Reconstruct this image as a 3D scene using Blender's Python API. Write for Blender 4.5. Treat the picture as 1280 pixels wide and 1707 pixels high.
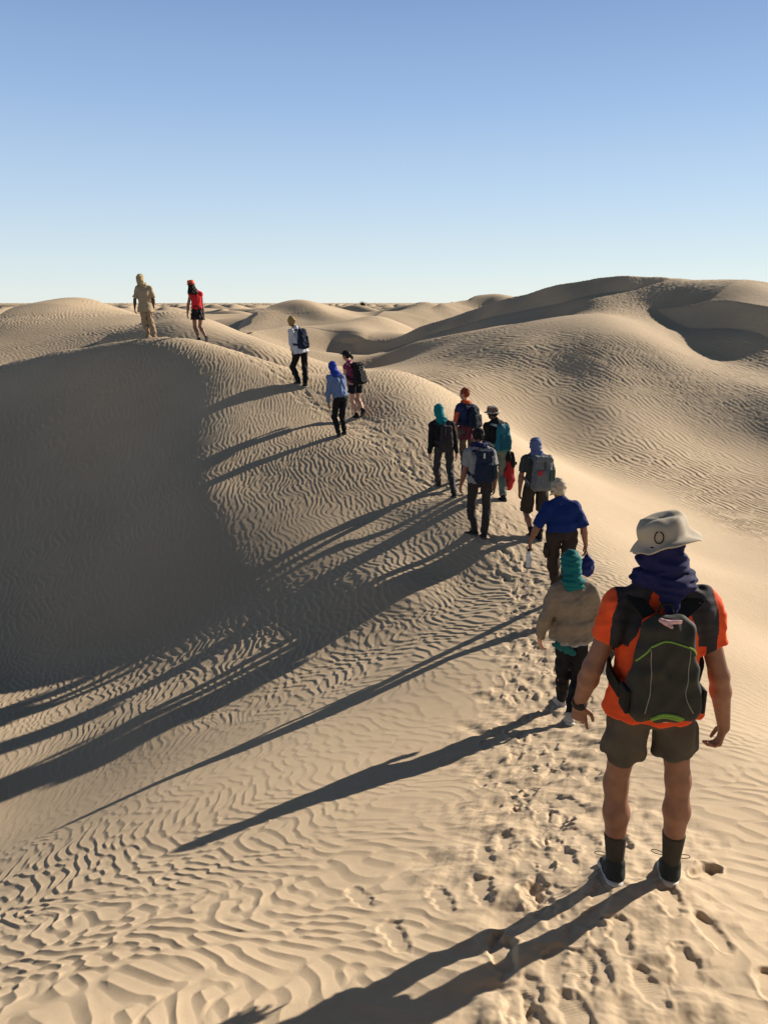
import bpy, math, random
import numpy as np
from mathutils import Vector, Matrix
R=math.radians
for o in list(bpy.data.objects): bpy.data.objects.remove(o)
sc=bpy.context.scene
col=sc.collection
# ---------------------------------------------------------------- camera
cam=bpy.data.cameras.new('camera'); co=bpy.data.objects.new('camera',cam); col.objects.link(co)
co.location=(0,0,0); co.rotation_euler=(R(90-14.8),0,0)
cam.sensor_fit='VERTICAL'; cam.sensor_height=36.0; cam.lens=36.0*1320/1707; cam.clip_start=.05; cam.clip_end=20000
sc.camera=co
# ---------------------------------------------------------------- sky, sun, exposure
SUN_AZ,SUN_EL=56.0,22.0
world=bpy.data.worlds.new('World'); sc.world=world; world.use_nodes=True
nt=world.node_tree; nt.nodes.clear()
sky=nt.nodes.new('ShaderNodeTexSky'); sky.sky_type='NISHITA'; sky.sun_disc=False
sky.sun_elevation=R(SUN_EL); sky.sun_rotation=R(SUN_AZ); sky.altitude=0; sky.air_density=1.0; sky.dust_density=0.0; sky.ozone_density=3.0
bg=nt.nodes.new('ShaderNodeBackground'); bg.inputs[1].default_value=0.06
wo=nt.nodes.new('ShaderNodeOutputWorld')
SKY=0.07; bg.inputs[1].default_value=SKY
tcw=nt.nodes.new('ShaderNodeTexCoord'); sx=nt.nodes.new('ShaderNodeSeparateXYZ'); nt.links.new(tcw.outputs['Generated'],sx.inputs[0])
cr=nt.nodes.new('ShaderNodeValToRGB'); nt.links.new(sx.outputs[2],cr.inputs[0])
for k,(p,c) in enumerate([(0,(.56,.61,.60)),(.035,(.50,.58,.61)),(.12,(.37,.48,.61)),(.22,(.24,.355,.55)),(.31,(.165,.255,.445)),(.40,(.05,.075,.125)),(.62,(.012,.018,.03))]):
    e=cr.color_ramp.elements[k] if k<2 else cr.color_ramp.elements.new(p); e.position=p; e.color=tuple(v*.85 for v in c)+(1,)
ms=nt.nodes.new('ShaderNodeVectorMath'); ms.operation='SCALE'; ms.inputs['Scale'].default_value=1.0/SKY; nt.links.new(cr.outputs[0],ms.inputs[0])
mxw=nt.nodes.new('ShaderNodeMix'); mxw.data_type='RGBA'; mxw.inputs[0].default_value=.86      # blue the model sky to the hazeless desert sky
nt.links.new(sky.outputs[0],mxw.inputs[6]); nt.links.new(ms.outputs[0],mxw.inputs[7]); nt.links.new(mxw.outputs[2],bg.inputs[0]); nt.links.new(bg.outputs[0],wo.inputs[0])
sl=bpy.data.lights.new('sun','SUN'); sl.energy=5.0; sl.angle=R(.53); sl.color=(1,.885,.74)
so=bpy.data.objects.new('sun',sl); col.objects.link(so)
sd=Vector((math.sin(R(SUN_AZ))*math.cos(R(SUN_EL)),math.cos(R(SUN_AZ))*math.cos(R(SUN_EL)),math.sin(R(SUN_EL))))
so.rotation_euler=sd.to_track_quat('Z','Y').to_euler()
sc.view_settings.view_transform='Standard'; sc.view_settings.look='None'; sc.view_settings.exposure=0.76; sc.view_settings.gamma=1
sc.render.engine='CYCLES'
sc.cycles.max_bounces=5; sc.cycles.diffuse_bounces=3
# ---------------------------------------------------------------- small helpers
def link(name,me,mats,parent=None):
    o=bpy.data.objects.new(name,me); col.objects.link(o)
    for m in (mats if isinstance(mats,(list,tuple)) else [mats]): me.materials.append(m)
    if parent: o.parent=parent
    return o
def tag(o,label=None,cat=None,group=None,kind=None):
    for k,v in (('label',label),('category',cat),('group',group),('kind',kind)):
        if v: o[k]=v
    return o
def mesh_np(name,V,Fq,mi=None,smooth=True):
    me=bpy.data.meshes.new(name); n=len(V); k=Fq.shape[1]; m=len(Fq)
    me.vertices.add(n); me.vertices.foreach_set('co',np.asarray(V,np.float32).ravel())
    me.loops.add(m*k); me.loops.foreach_set('vertex_index',np.asarray(Fq,np.int32).ravel())
    me.polygons.add(m); me.polygons.foreach_set('loop_start',np.arange(0,m*k,k,dtype=np.int32))
    me.polygons.foreach_set('use_smooth',np.full(m,smooth))
    if mi is not None: me.polygons.foreach_set('material_index',np.asarray(mi,np.int32))
    me.update(calc_edges=True); me.validate()
    return me
class Nz:                       # smooth value noise from random plane waves
    def __init__(s,seed,n,wl,spread=math.pi,ang=0,wlv=.35):
        r=np.random.RandomState(seed); k=2*math.pi/(wl*np.exp(r.uniform(-wlv,wlv,n))); a=ang+r.uniform(-spread,spread,n)
        s.kx=(k*np.cos(a)).astype(np.float32); s.ky=(k*np.sin(a)).astype(np.float32); s.p=r.uniform(0,2*math.pi,n).astype(np.float32); s.n=n
    def __call__(s,X,Y):
        o=np.zeros(X.shape,np.float32)
        for a,b,p in zip(s.kx,s.ky,s.p): o+=np.sin(a*X+b*Y+p)
        return o/math.sqrt(s.n/2)
    def cx(s,X,Y):
        c=np.zeros(X.shape,np.float32); q=np.zeros(X.shape,np.float32)
        for a,b,p in zip(s.kx,s.ky,s.p):
            t=a*X+b*Y+p; c+=np.cos(t); q+=np.sin(t)
        return c/math.sqrt(s.n/2),q/math.sqrt(s.n/2)
def sstep(x,a,b):
    t=np.clip((x-a)/(b-a),0,1); return t*t*(3-2*t)
CPS=[(-22.0,57.0,-2.6),(-17.0,58.0,-2.6),(-12.0,57.0,-2.6),(-27.0,52.0,-2.8),(0.0,0.0,-1.62),(0.0,-3.0,-1.2),(-3.0,-1.0,-2.2),(3.0,-1.0,-1.5),(1.2,1.2,-2.0),(-6.0,-1.0,-3.4),(6.0,-1.0,-2.4),(-9.0,4.0,-5.6),(-14.0,6.0,-6.2),(-6.5,25.5,-2.0),(-6.0,28.0,-3.0),(-3.2,24.0,-2.9),(-1.2,23.0,-3.3),(-10.0,28.5,-2.5),(-12.5,31.5,-3.1),(-8.3,26.0,-1.9),(-8.8,21.7,-2.4),(-10.9,20.3,-3.8),(-12.8,19.0,-4.8),(-12.4,23.8,-2.9),(-15.0,22.0,-4.3),(-7.7,19.4,-3.3),(-9.8,18.0,-4.7),(-12.0,16.5,-5.8),(-6.5,17.2,-4.2),(-8.1,16.1,-5.2),(-5.6,14.4,-5.2),(-2.5,12.6,-4.88),(-4.0,11.5,-5.6),(-6.3,12.5,-6.15),(-7.1,10.0,-6.0),(-5.6,10.4,-5.9),(-9.5,13.0,-6.3),(-17.0,25.5,-4.3),(1.21,3.18,-2.68),(1.66,6.57,-3.69),(2.2,9.2,-3.79),(2.48,12.52,-3.84),(1.56,12.58,-3.75),(1.24,15.11,-3.61),(2.07,13.79,-3.52),(1.53,14.34,-3.45),(-0.65,18.91,-2.71),(-0.97,17.56,-2.95),(-2.12,20.13,-2.07),(-6.75,23.08,-0.96),(-5.16,22.66,-1.03),(0.8,2.95,-2.67),(0.4,2.63,-2.63),(0.03,2.38,-2.6),(-0.4,2.08,-2.55),(0.3,5.65,-3.61),(-0.61,5.04,-3.56),(-1.35,4.54,-3.58),(0.67,8.16,-3.95),(-0.84,7.14,-4.15),(-2.12,6.28,-4.28),(-2.99,5.69,-4.43),(1.12,11.6,-4.14),(0.0,10.85,-4.42),(-0.85,10.28,-4.73),(-2.27,9.32,-5.1),(-3.4,8.56,-5.4),(-4.4,7.88,-5.6),(0.0,11.52,-4.18),(-1.83,10.29,-4.95),(-3.1,9.43,-5.28),(-4.64,8.39,-5.65),(0.0,14.28,-3.96),(-0.87,13.69,-4.19),(-2.56,17.61,-3.03),(-3.76,16.81,-3.39),(-3.01,16.19,-3.58),(-3.57,15.81,-3.75),(-3.16,19.44,-2.3),(-4.45,18.56,-2.76),(6.0,10.0,-4.75),(8.0,9.0,-4.6),(12.0,14.0,-4.6),(16.0,22.0,-4.2),(22.0,32.0,-3.0),(26.0,44.0,-1.5),(16.0,4.0,-4.2),(30.0,20.0,-4.2),(30.0,60.0,-3.0),(-40.0,60.0,-4.5),(-25.0,90.0,-4.5),(0.0,98.0,-4.5),(8.0,92.0,-3.0),(16.0,92.0,-3.0),(25.0,85.0,-4.5),(50.0,80.0,-4.5),(-60.0,30.0,-5.0),(-40.0,10.0,-6.0),(-25.0,14.0,-6.2),(-20.0,0.0,-5.6),(60.0,30.0,-5.0),(-1.2,38.8,-3.5),(-5.0,62.0,-3.4),(3.0,64.0,-3.4),(-20.0,68.0,-4.0),(-1.57,2.6,-2.8),(-2.65,4.6,-3.98),(-0.84,2.85,-2.78),(1.41,2.35,-2.53),(1.84,3.2,-2.77),(2.43,4.4,-3.04),(2.67,5.9,-3.42),(3.2,7.9,-3.89),(-14.37,30.0,-2.44),(-11.89,27.5,-1.85),(-9.86,25.5,-1.43),(-8.19,24.0,-1.16),(-3.93,22.0,-1.32),(-3.19,21.4,-1.47),(-2.48,21.3,-1.68),(-1.59,22.0,-2.19),(-0.83,23.0,-2.43),(-16.33,36.0,-2.08),(-15.28,39.0,-1.34),(-13.45,41.5,-0.83),(-11.96,43.0,-0.77),(-19.44,50.0,-0.33),(-18.89,50.0,-0.33),(-21.09,49.0,-0.81),(-21.81,47.0,-1.01),(-15.88,48.0,-0.66),(-17.61,49.0,-0.22),(-10.29,45.0,-1.13),(-13.49,47.0,-0.91),(-11.53,33.0,-1.9),(-10.63,35.0,-1.54),(-9.69,37.0,-0.96),(-7.2,33.0,-1.14),(-4.91,30.0,-1.67),(-8.41,33.5,-1.08),(-7.41,50.0,-2.19),(-6.39,54.0,-2.02),(-3.37,57.0,-2.01),(0.0,60.0,-2.07),(-3.93,44.0,-2.54),(-1.49,50.0,-2.59),(-1.97,33.0,-2.56),(-3.76,36.0,-2.52),(-7.21,44.0,-2.76),(-11.13,72.0,-1.29),(-7.22,82.0,-0.54),(-2.29,78.0,-0.84),(0.0,74.0,-1.22),(-3.9,66.0,-1.9),(-1.55,70.0,-1.36),(10.55,80.0,-0.07),(12.62,82.0,-0.19),(7.44,78.0,-0.51),(3.26,74.0,-0.43),(0.92,24.5,-2.68),(2.13,23.5,-2.75),(4.88,24.5,-4.37),(6.0,21.5,-4.76),(6.84,19.0,-4.97),(6.58,15.3,-5.01),(6.28,12.2,-4.72),(2.56,17.5,-3.32),(1.12,18.5,-2.65),(3.64,14.5,-3.91),(3.52,11.0,-3.88),(3.59,9.2,-3.88),(3.73,7.6,-3.95),(0.0,29.0,-2.63),(1.04,35.0,-2.4),(1.52,41.0,-1.95),(3.55,40.0,-1.5),(2.42,32.5,-2.23),(2.95,28.0,-2.75),(6.17,38.0,-0.98),(5.15,31.5,-1.7),(4.76,28.8,-2.83),(4.42,26.5,-3.6),(8.0,37.5,-0.65),(6.97,32.5,-1.28),(6.47,29.8,-2.49),(5.94,27.0,-3.67),(9.79,36.0,-0.52),(8.76,32.0,-1.26),(8.27,29.9,-2.27),(7.62,27.2,-3.49),(7.09,25.0,-4.36),(10.38,31.8,-1.49),(9.85,29.9,-2.49),(9.0,26.9,-3.86),(8.32,24.0,-4.74),(11.31,29.5,-2.9),(10.43,26.8,-4.26),(8.9,22.0,-5.22),(14.17,29.5,-3.12),(12.95,26.5,-4.62),(10.26,20.5,-5.52),(-1.1,49.0,-3.44),(0.55,49.5,-2.86),(2.18,49.0,-2.33),(4.91,47.5,-1.43),(7.44,46.0,-0.66),(9.46,44.5,-0.07),(11.31,43.0,0.45),(12.4,42.5,0.71),(13.96,43.5,0.7),(12.75,39.5,-0.2),(14.91,37.5,-0.75),(16.71,35.5,-0.97),(12.55,37.0,-0.93),(13.45,33.5,-1.93),(15.04,31.5,-2.63),(14.93,34.2,-1.35),(14.39,43.0,1.14),(15.64,43.0,1.11),(16.5,42.0,1.03),(17.83,41.5,0.9),(19.06,41.0,0.77),(9.85,40.8,0.1),(8.6,40.2,-0.7),(4.9,44.3,-1.1),(3.7,43.7,-1.9),(2.4,45.8,-1.85),(1.1,45.2,-2.6),(-0.3,47.3,-2.8),(-2.0,48.5,-3.6),(13.5,47.0,-0.8),(9.0,51.0,-1.8),(4.0,54.0,-3.0),(20.0,46.0,-0.2),(18.0,52.0,-2.0)]
PJ={13:{'hd':(1.219,3.31,-1.017),'nk':(1.223,3.28,-1.178),'sl':(1.042,3.28,-1.291),'sr':(1.405,3.28,-1.285),'el':(0.942,3.28,-1.58),'er':(1.516,3.28,-1.621),'wl':(0.917,3.38,-1.825),'wr':(1.59,3.33,-1.91),'hl':(1.132,3.28,-1.783),'hr':(1.319,3.28,-1.783),'kl':(1.107,3.33,-2.21),'kr':(1.369,3.25,-2.138),'al':(1.119,3.28,-2.64),'ar':(1.398,3.3,-2.656)},12:{'hd':(1.658,6.688,-2.233),'nk':(1.666,6.638,-2.384),'sl':(1.538,6.638,-2.475),'sr':(1.827,6.638,-2.475),'el':(1.44,6.618,-2.713),'er':(1.947,6.638,-2.738),'wl':(1.427,6.738,-2.974),'wr':(2.044,6.718,-2.972),'hl':(1.637,6.638,-2.889),'hr':(1.773,6.638,-2.889),'kl':(1.654,6.738,-3.275),'kr':(1.778,6.658,-3.327),'al':(1.698,6.866,-3.663),'ar':(1.666,6.41,-3.592)},11:{'hd':(2.152,9.516,-2.204),'nk':(2.174,9.476,-2.347),'sl':(2.024,9.476,-2.439),'sr':(2.365,9.476,-2.439),'el':(1.898,9.456,-2.679),'er':(2.477,9.476,-2.685),'wl':(1.838,9.526,-2.879),'wr':(2.536,9.526,-2.942),'hl':(2.109,9.476,-2.771),'hr':(2.318,9.476,-2.771),'kl':(2.172,9.656,-3.256),'kr':(2.305,9.456,-3.253),'al':(2.328,9.959,-3.781),'ar':(2.243,9.094,-3.712)},10:{'hd':(2.479,12.835,-2.247),'nk':(2.49,12.805,-2.401),'sl':(2.317,12.805,-2.481),'sr':(2.691,12.805,-2.481),'el':(2.257,12.785,-2.758),'er':(2.784,12.805,-2.732),'wl':(2.26,12.855,-3.029),'wr':(2.818,12.905,-2.979),'hl':(2.416,12.805,-2.915),'hr':(2.605,12.805,-2.915),'kl':(2.406,12.955,-3.418),'kr':(2.659,12.855,-3.391),'al':(2.473,12.741,-3.725),'ar':(2.591,12.668,-3.756)},8:{'hd':(1.513,12.61,-2.061),'nk':(1.523,12.58,-2.212),'sl':(1.353,12.58,-2.329),'sr':(1.72,12.58,-2.329),'el':(1.301,12.56,-2.641),'er':(1.809,12.58,-2.635),'wl':(1.256,12.64,-2.878),'wr':(1.807,12.64,-2.908),'hl':(1.444,12.58,-2.814),'hr':(1.649,12.58,-2.814),'kl':(1.444,12.72,-3.325),'kr':(1.691,12.63,-3.301),'al':(1.507,12.662,-3.66),'ar':(1.644,12.548,-3.689)},6:{'hd':(1.03,14.934,-1.961),'nk':(1.076,14.904,-2.139),'sl':(0.908,14.904,-2.23),'sr':(1.271,14.904,-2.23),'el':(0.889,14.884,-2.536),'er':(1.357,14.904,-2.54),'wl':(0.873,14.954,-2.792),'wr':(1.391,14.954,-2.792),'hl':(1.04,14.904,-2.667),'hr':(1.235,14.904,-2.667),'kl':(1.014,15.084,-3.124),'kr':(1.271,14.954,-3.132),'al':(1.098,15.55,-3.503),'ar':(1.308,14.357,-3.44)},7:{'hd':(1.606,15.899,-1.753),'nk':(1.631,15.869,-1.928),'sl':(1.494,15.789,-2.014),'sr':(1.816,15.989,-2.052),'el':(1.443,15.819,-2.282),'er':(1.909,15.989,-2.331),'wl':(1.486,15.969,-2.512),'wr':(1.92,16.019,-2.569),'hl':(1.58,15.809,-2.487),'hr':(1.762,15.929,-2.505),'kl':(1.607,15.969,-2.932),'kr':(1.774,15.919,-2.972),'al':(1.602,15.569,-3.322),'ar':(1.767,15.969,-3.408)},9:{'hd':(1.969,14.343,-1.927),'nk':(2.024,14.313,-2.065),'sl':(1.867,14.253,-2.154),'sr':(2.204,14.393,-2.176),'el':(1.832,14.253,-2.418),'er':(2.271,14.333,-2.442),'wl':(1.908,14.363,-2.637),'wr':(2.289,14.333,-2.631),'hl':(1.995,14.283,-2.6),'hr':(2.182,14.353,-2.613),'kl':(2.035,14.463,-3.041),'kr':(2.178,14.363,-3.065),'al':(2.023,14.701,-3.429),'ar':(2.173,14.074,-3.44)},5:{'hd':(-0.896,19.096,-1.2),'nk':(-0.826,19.096,-1.354),'sl':(-0.894,18.996,-1.444),'sr':(-0.69,19.246,-1.463),'el':(-0.939,18.996,-1.655),'er':(-0.664,19.246,-1.705),'wl':(-0.861,19.096,-1.848),'wr':(-0.669,19.346,-1.916),'hl':(-0.758,19.036,-1.871),'hr':(-0.619,19.166,-1.883),'kl':(-0.765,19.096,-2.263),'kr':(-0.623,19.196,-2.26),'al':(-0.663,18.996,-2.611),'ar':(-0.504,18.996,-2.495)},4:{'hd':(-1.146,17.827,-1.369),'nk':(-1.092,17.777,-1.509),'sl':(-1.209,17.717,-1.609),'sr':(-0.937,17.857,-1.609),'el':(-1.242,17.727,-1.914),'er':(-0.888,17.877,-1.89),'wl':(-1.236,17.777,-2.16),'wr':(-0.851,17.877,-2.132),'hl':(-1.044,17.737,-2.048),'hr':(-0.888,17.827,-2.059),'kl':(-1.127,17.877,-2.484),'kr':(-0.95,17.877,-2.457),'al':(-1.015,17.721,-2.855),'ar':(-0.901,17.882,-2.827)},3:{'hd':(-2.304,20.306,-0.438),'nk':(-2.218,20.306,-0.598),'sl':(-2.3,20.206,-0.697),'sr':(-2.055,20.446,-0.705),'el':(-2.323,20.206,-0.96),'er':(-1.987,20.446,-0.986),'wl':(-2.296,20.306,-1.187),'wr':(-2.008,20.446,-1.21),'hl':(-2.169,20.256,-1.184),'hr':(-2.015,20.376,-1.176),'kl':(-2.313,20.356,-1.578),'kr':(-2.009,20.356,-1.593),'al':(-2.161,20.265,-1.931),'ar':(-1.988,20.198,-1.985)},1:{'hd':(-6.812,23.086,0.677),'nk':(-6.765,23.056,0.515),'sl':(-6.882,23.026,0.418),'sr':(-6.569,23.106,0.419),'el':(-6.989,23.026,0.126),'er':(-6.489,23.106,0.126),'wl':(-7.033,23.106,-0.119),'wr':(-6.522,23.156,-0.119),'hl':(-6.795,23.036,-0.151),'hr':(-6.64,23.086,-0.152),'kl':(-6.791,23.156,-0.532),'kr':(-6.619,23.156,-0.516),'al':(-6.713,23.093,-0.863),'ar':(-6.503,23.019,-0.844)},2:{'hd':(-5.346,22.862,0.479),'nk':(-5.248,22.832,0.334),'sl':(-5.356,22.772,0.237),'sr':(-5.1,22.892,0.238),'el':(-5.441,22.772,-0.053),'er':(-5.083,22.892,-0.037),'wl':(-5.495,22.862,-0.297),'wr':(-5.055,22.932,-0.281),'hl':(-5.296,22.802,-0.296),'hr':(-5.127,22.872,-0.297),'kl':(-5.319,22.882,-0.657),'kr':(-5.167,22.882,-0.641),'al':(-5.187,22.732,-0.981),'ar':(-4.978,22.732,-0.866)}}
RIDGES=[([(14.72,42.2),(12.5,42.5),(11.24,43.0),(9.41,44.5),(7.4,46.0),(4.88,47.5),(2.17,49.0),(-1.12,50.0)],[0,0.6,0.85,1.0,1.0,0.95,0.9,0.4]),([(13.05,39.2),(14.84,37.5),(17.06,35.2)],[0.0,0.8,0.85]),([(-9.12,40.0),(-9.62,38.5),(-10.24,36.8),(-11.12,34.2),(-11.88,32.0)],[0.15,0.55,0.6,0.55,0.4]),([(2.75,62.0),(0.0,60.0),(-3.37,57.0),(-6.39,54.0),(-7.97,50.0)],[0.1,0.5,0.6,0.6,0.3]),([(-5.16,88.0),(-8.42,82.0),(-11.13,72.0),(-11.68,66.0)],[0.3,0.9,0.8,0.2]),([(15.97,84.0),(11.68,82.0),(8.56,78.0),(5.42,74.0)],[0.3,1.0,1.0,0.3]),([(-19.23,52.0),(-19.96,50.0),(-20.62,46.0),(-20.92,43.0)],[0.2,0.6,0.6,0.3]),([(2.72,74.0),(0.0,70.0),(-1.83,62.0),(-3.42,58.0)],[0.3,0.8,0.7,0.2])]
PH={13: 1.82, 12: 1.64, 11: 1.78, 10: 1.78, 8: 1.8, 6: 1.76, 7: 1.7, 9: 1.72, 5: 1.66, 4: 1.72, 3: 1.76, 1: 1.82, 2: 1.66}
# ---------------------------------------------------------------- terrain: surveyed heights (x, y, z in metres, camera lens at 0,0,0)
CP=np.array(CPS)
def lp(X,Y):
    r=np.hypot(X,Y); th=np.arctan2(X,Y); return np.clip(th,-1.5,1.5),np.log(r+.8)
def tps_fit(P):
    u,w=lp(P[:,0],P[:,1]); n=len(P)
    d=np.hypot(u[:,None]-u[None],w[:,None]-w[None]); K=np.where(d>0,d*d*np.log(d+1e-12),0)
    K+=np.eye(n)*8e-5
    A=np.zeros((n+3,n+3)); A[:n,:n]=K; A[:n,n]=1; A[:n,n+1]=u; A[:n,n+2]=w; A[n:,:n]=A[:n,n:].T
    s=np.linalg.solve(A,np.concatenate([P[:,2],[0,0,0]])); return u,w,s
TU,TW,TS=tps_fit(CP)
def zb_pts(X,Y):
    X=np.asarray(X,float).ravel(); Y=np.asarray(Y,float).ravel(); u,w=lp(X,Y); n=len(TU); o=np.zeros(len(X))
    for i in range(0,len(X),20000):
        a=u[i:i+20000,None]-TU; b=w[i:i+20000,None]-TW; d2=a*a+b*b
        o[i:i+20000]=(np.where(d2>0,.5*d2*np.log(d2+1e-20),0))@TS[:n]+TS[n]+TS[n+1]*u[i:i+20000]+TS[n+2]*w[i:i+20000]
    return o
farA=Nz(11,26,25,1.0,R(34),.45); farB=Nz(12,14,150,math.pi,0,.5); farC=Nz(13,16,17,1.2,R(34),.3); midD=Nz(14,26,12.5,.9,R(38),.35)
def far_dunes(X,Y):
    c,q=farA.cx(X,Y); am=np.hypot(c,q); ph=(np.arctan2(q,c)/(2*math.pi))%1.0
    pr=np.where(ph<.3,sstep(ph,0,.3),1-sstep(ph,.3,1))
    m=np.clip(.75+.4*farB(X,Y),.15,1.15)
    return (-4.5+np.minimum(am,1.4)*pr*2.2*m+.2*farC(X,Y)).astype(np.float32)
def smooth_lat(Zc,k,ax): return Zc
def catmull(n_src,pos):          # cubic interpolation weights as a dense matrix
    i=np.clip(np.floor(pos).astype(int),0,n_src-2); t=pos-i; M=np.zeros((len(pos),n_src),np.float32); r=np.arange(len(pos))
    ws=(-.5*t+t*t-.5*t**3,1-2.5*t*t+1.5*t**3,.5*t+2*t*t-1.5*t**3,-.5*t*t+.5*t**3)
    for k,w in zip((-1,0,1,2),ws): np.add.at(M,(r,np.clip(i+k,0,n_src-1)),w)
    return M
rw1=Nz(21,12,1.3); rw2=Nz(22,12,1.3); rw3=Nz(27,12,.42); rl1=Nz(23,8,11.0); rl2=Nz(24,8,11.0); ram=Nz(25,12,1.7); ramL=Nz(26,9,7.0)
rip=Nz(31,40,.130,.62,R(43),.32); ripN=Nz(36,40,.155,.72,R(38),.34); ripL=Nz(33,34,.108,.45,R(14),.24); ripB=Nz(32,30,.172,.36,R(44),.24); rip2=Nz(34,24,.30,.6,R(60),.35)
def prof(ph,a=.26):              # ripple cross-section: steep concave lee, brink, gentle stoss
    up=ph/a; dn=(1-ph)/(1-a)
    return np.where(ph<a,up**1.6,dn**.9*(1-.25*np.sin(math.pi*np.clip(dn,0,1))))
def one(f,U,V,a=.26):
    c,q=f.cx(U,V); am=np.hypot(c,q); ph=(np.arctan2(q,c)/(2*math.pi)+.25)%1.0
    return prof(ph,a)*np.clip(am*1.15,.12,1.15)
def ripples(X,Y,r,Zb):
    s3=rw3(X,Y)*.022
    wx=rw1(X,Y)*.045+rl1(X,Y)*.42+s3; wy=rw2(X,Y)*.045+rl2(X,Y)*.42-s3
    U=X+wx; V=Y+wy
    left=sstep(Y-.9*X+ram(X*.5,Y*.5)*.5,8.5,13.5)*sstep(-X,-4.5,-1.5)      # the crests turn along the walk on the left face
    big=sstep(X*.35+Y,22,26)*sstep(X+.25*Y,4.5,8)                   # coarse ripples on the big dune
    nr=1-sstep(Y-.25*X+.25*ram(X,Y),4.0,4.6); calm=1-.70*np.exp(-((X+4.9)**2+(Y-8.8)**2)/11)
    big=np.maximum(big,sstep(Y,26,30)); big=np.maximum(big,sstep(X*.35+Y,17,20)*sstep(X+.25*Y,11.8,13.8))
    h=((one(rip,U,V,.33)*(.0078+.0024*sstep(Y,4,9))*(1-nr)+one(ripN,U,V,.40)*.0092*nr)*(1-left)+one(ripL,U,V)*.0118*left)*calm*(1-big)+one(ripB,U,V)*(.0205+.0055*sstep(X,3,8))*big
    # wind-smoothed floor of the saddle and right-hand flank
    e=(X-(1.9+.10*Y)); flank=sstep(e,-.2,1.2)*(1-sstep(e,3.0,5.5))*sstep(Y,3,7)*(1-.9*sstep(Y,20,25))
    h=h*(1-.72*flank)*np.clip(.85+.3*ramL(X,Y),.35,1.25)
    return h,big
import time as _t; _t0=_t.time()
Q=QUAL if 'QUAL' in globals() else 1.0
NT=int(1180*Q); NR=int(2500*Q)
th=np.concatenate([np.linspace(-math.pi,-.62,60,endpoint=False),np.linspace(-.62,.62,NT),np.linspace(.62,math.pi,60)[1:]])
# radii: dense close by, still about a pixel far off
rr=np.concatenate([[.02,.3,.6],np.exp(np.linspace(math.log(.9),math.log(75),NR)),np.exp(np.linspace(math.log(75),math.log(6000),int(420*Q)+1))[1:]])
cu=np.linspace(-1.5,1.5,260); cw=np.linspace(math.log(.8),math.log(120),340)
CU,CW=np.meshgrid(cu,cw,indexing='ij')
rc=np.exp(CW)-.8; Zc=zb_pts(np.sin(CU)*rc,np.cos(CU)*rc).reshape(CU.shape)
thc=np.clip(th,-1.5,1.5); A=catmull(len(cu),(thc-cu[0])/(cu[1]-cu[0])); B=catmull(len(cw),np.clip((np.log(rr+.8)-cw[0])/(cw[1]-cw[0]),0,len(cw)-1.001))
Z=(A@Zc.astype(np.float32))@B.T
# behind the photographer both sides ease into one level
back=sstep(np.abs(th),1.5,2.6)[:,None].astype(np.float32)
Zm=Z[[0,-1]].mean(0)[None]; Z=Z*(1-back)+Zm*back
X=(np.sin(th)[:,None]*rr[None]).astype(np.float32); Y=(np.cos(th)[:,None]*rr[None]).astype(np.float32); RR=np.broadcast_to(rr[None].astype(np.float32),X.shape)
fj=np.searchsorted(rr,70)
wf=sstep(RR[:,fj:],74,105)
Z[:,fj:]=Z[:,fj:]*(1-wf)+far_dunes(X[:,fj:],Y[:,fj:])*wf
nj=np.searchsorted(rr,75)
# lower dunes crowding the middle distance on the left
q0,q1=np.searchsorted(rr,[44,110]); Xm,Ym=X[:,q0:q1],Y[:,q0:q1]; c_,s_=midD.cx(Xm,Ym); am_=np.minimum(np.hypot(c_,s_),1.5); ph_=(np.arctan2(s_,c_)/(2*math.pi))%1.0
Z[:,q0:q1]+=(np.where(ph_<.3,sstep(ph_,0,.3),1-sstep(ph_,.3,1))-.4)*am_*.62*sstep(RR[:,q0:q1],48,62)*(1-sstep(RR[:,q0:q1],88,108))*(1-sstep(Xm/Ym,.03,.12)*(1-sstep(Ym,56,62)))
# wind-cut crests with slip faces on the lee (left, shaded) side: world polylines and height
r0,r1=np.searchsorted(rr,[26,110]); Xr,Yr=X[:,r0:r1],Y[:,r0:r1]; wob2=Nz(61,10,3.2)(Xr,Yr)*.12
for pts,hs in RIDGES:
    add=np.zeros(Xr.shape,np.float32); bd=np.full(Xr.shape,1e3,np.float32)
    for k in range(len(pts)-1):
        (x0,y0),(x1,y1)=pts[k],pts[k+1]; dx,dy=x1-x0,y1-y0; L=math.hypot(dx,dy); nx,ny=dy/L,-dx/L
        if nx*.83+ny*.56<0: nx,ny=-nx,-ny
        tt=((Xr-x0)*dx+(Yr-y0)*dy)/(L*L); tc_=np.clip(tt,0,1); ds=np.hypot(Xr-x0-tc_*dx,Yr-y0-tc_*dy); sg=(Xr-x0)*nx+(Yr-y0)*ny
        hh=hs[k]+(hs[k+1]-hs[k])*tc_; hh=hh*(1-sstep(np.abs(ds)-np.abs(sg),0,2.5)); d=np.where(sg<0,-ds,ds)+wob2
        v=np.where(d<0,np.clip(1+d/(1.85*np.maximum(hh,.05)),0,1),np.exp(-(d/4.5)**2))*hh
        m_=ds<bd; bd=np.where(m_,ds,bd); add=np.where(m_,v,add)
    Z[:,r0:r1]+=add
h,big=ripples(X[:,:nj],Y[:,:nj],RR[:,:nj],Z[:,:nj])
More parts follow.
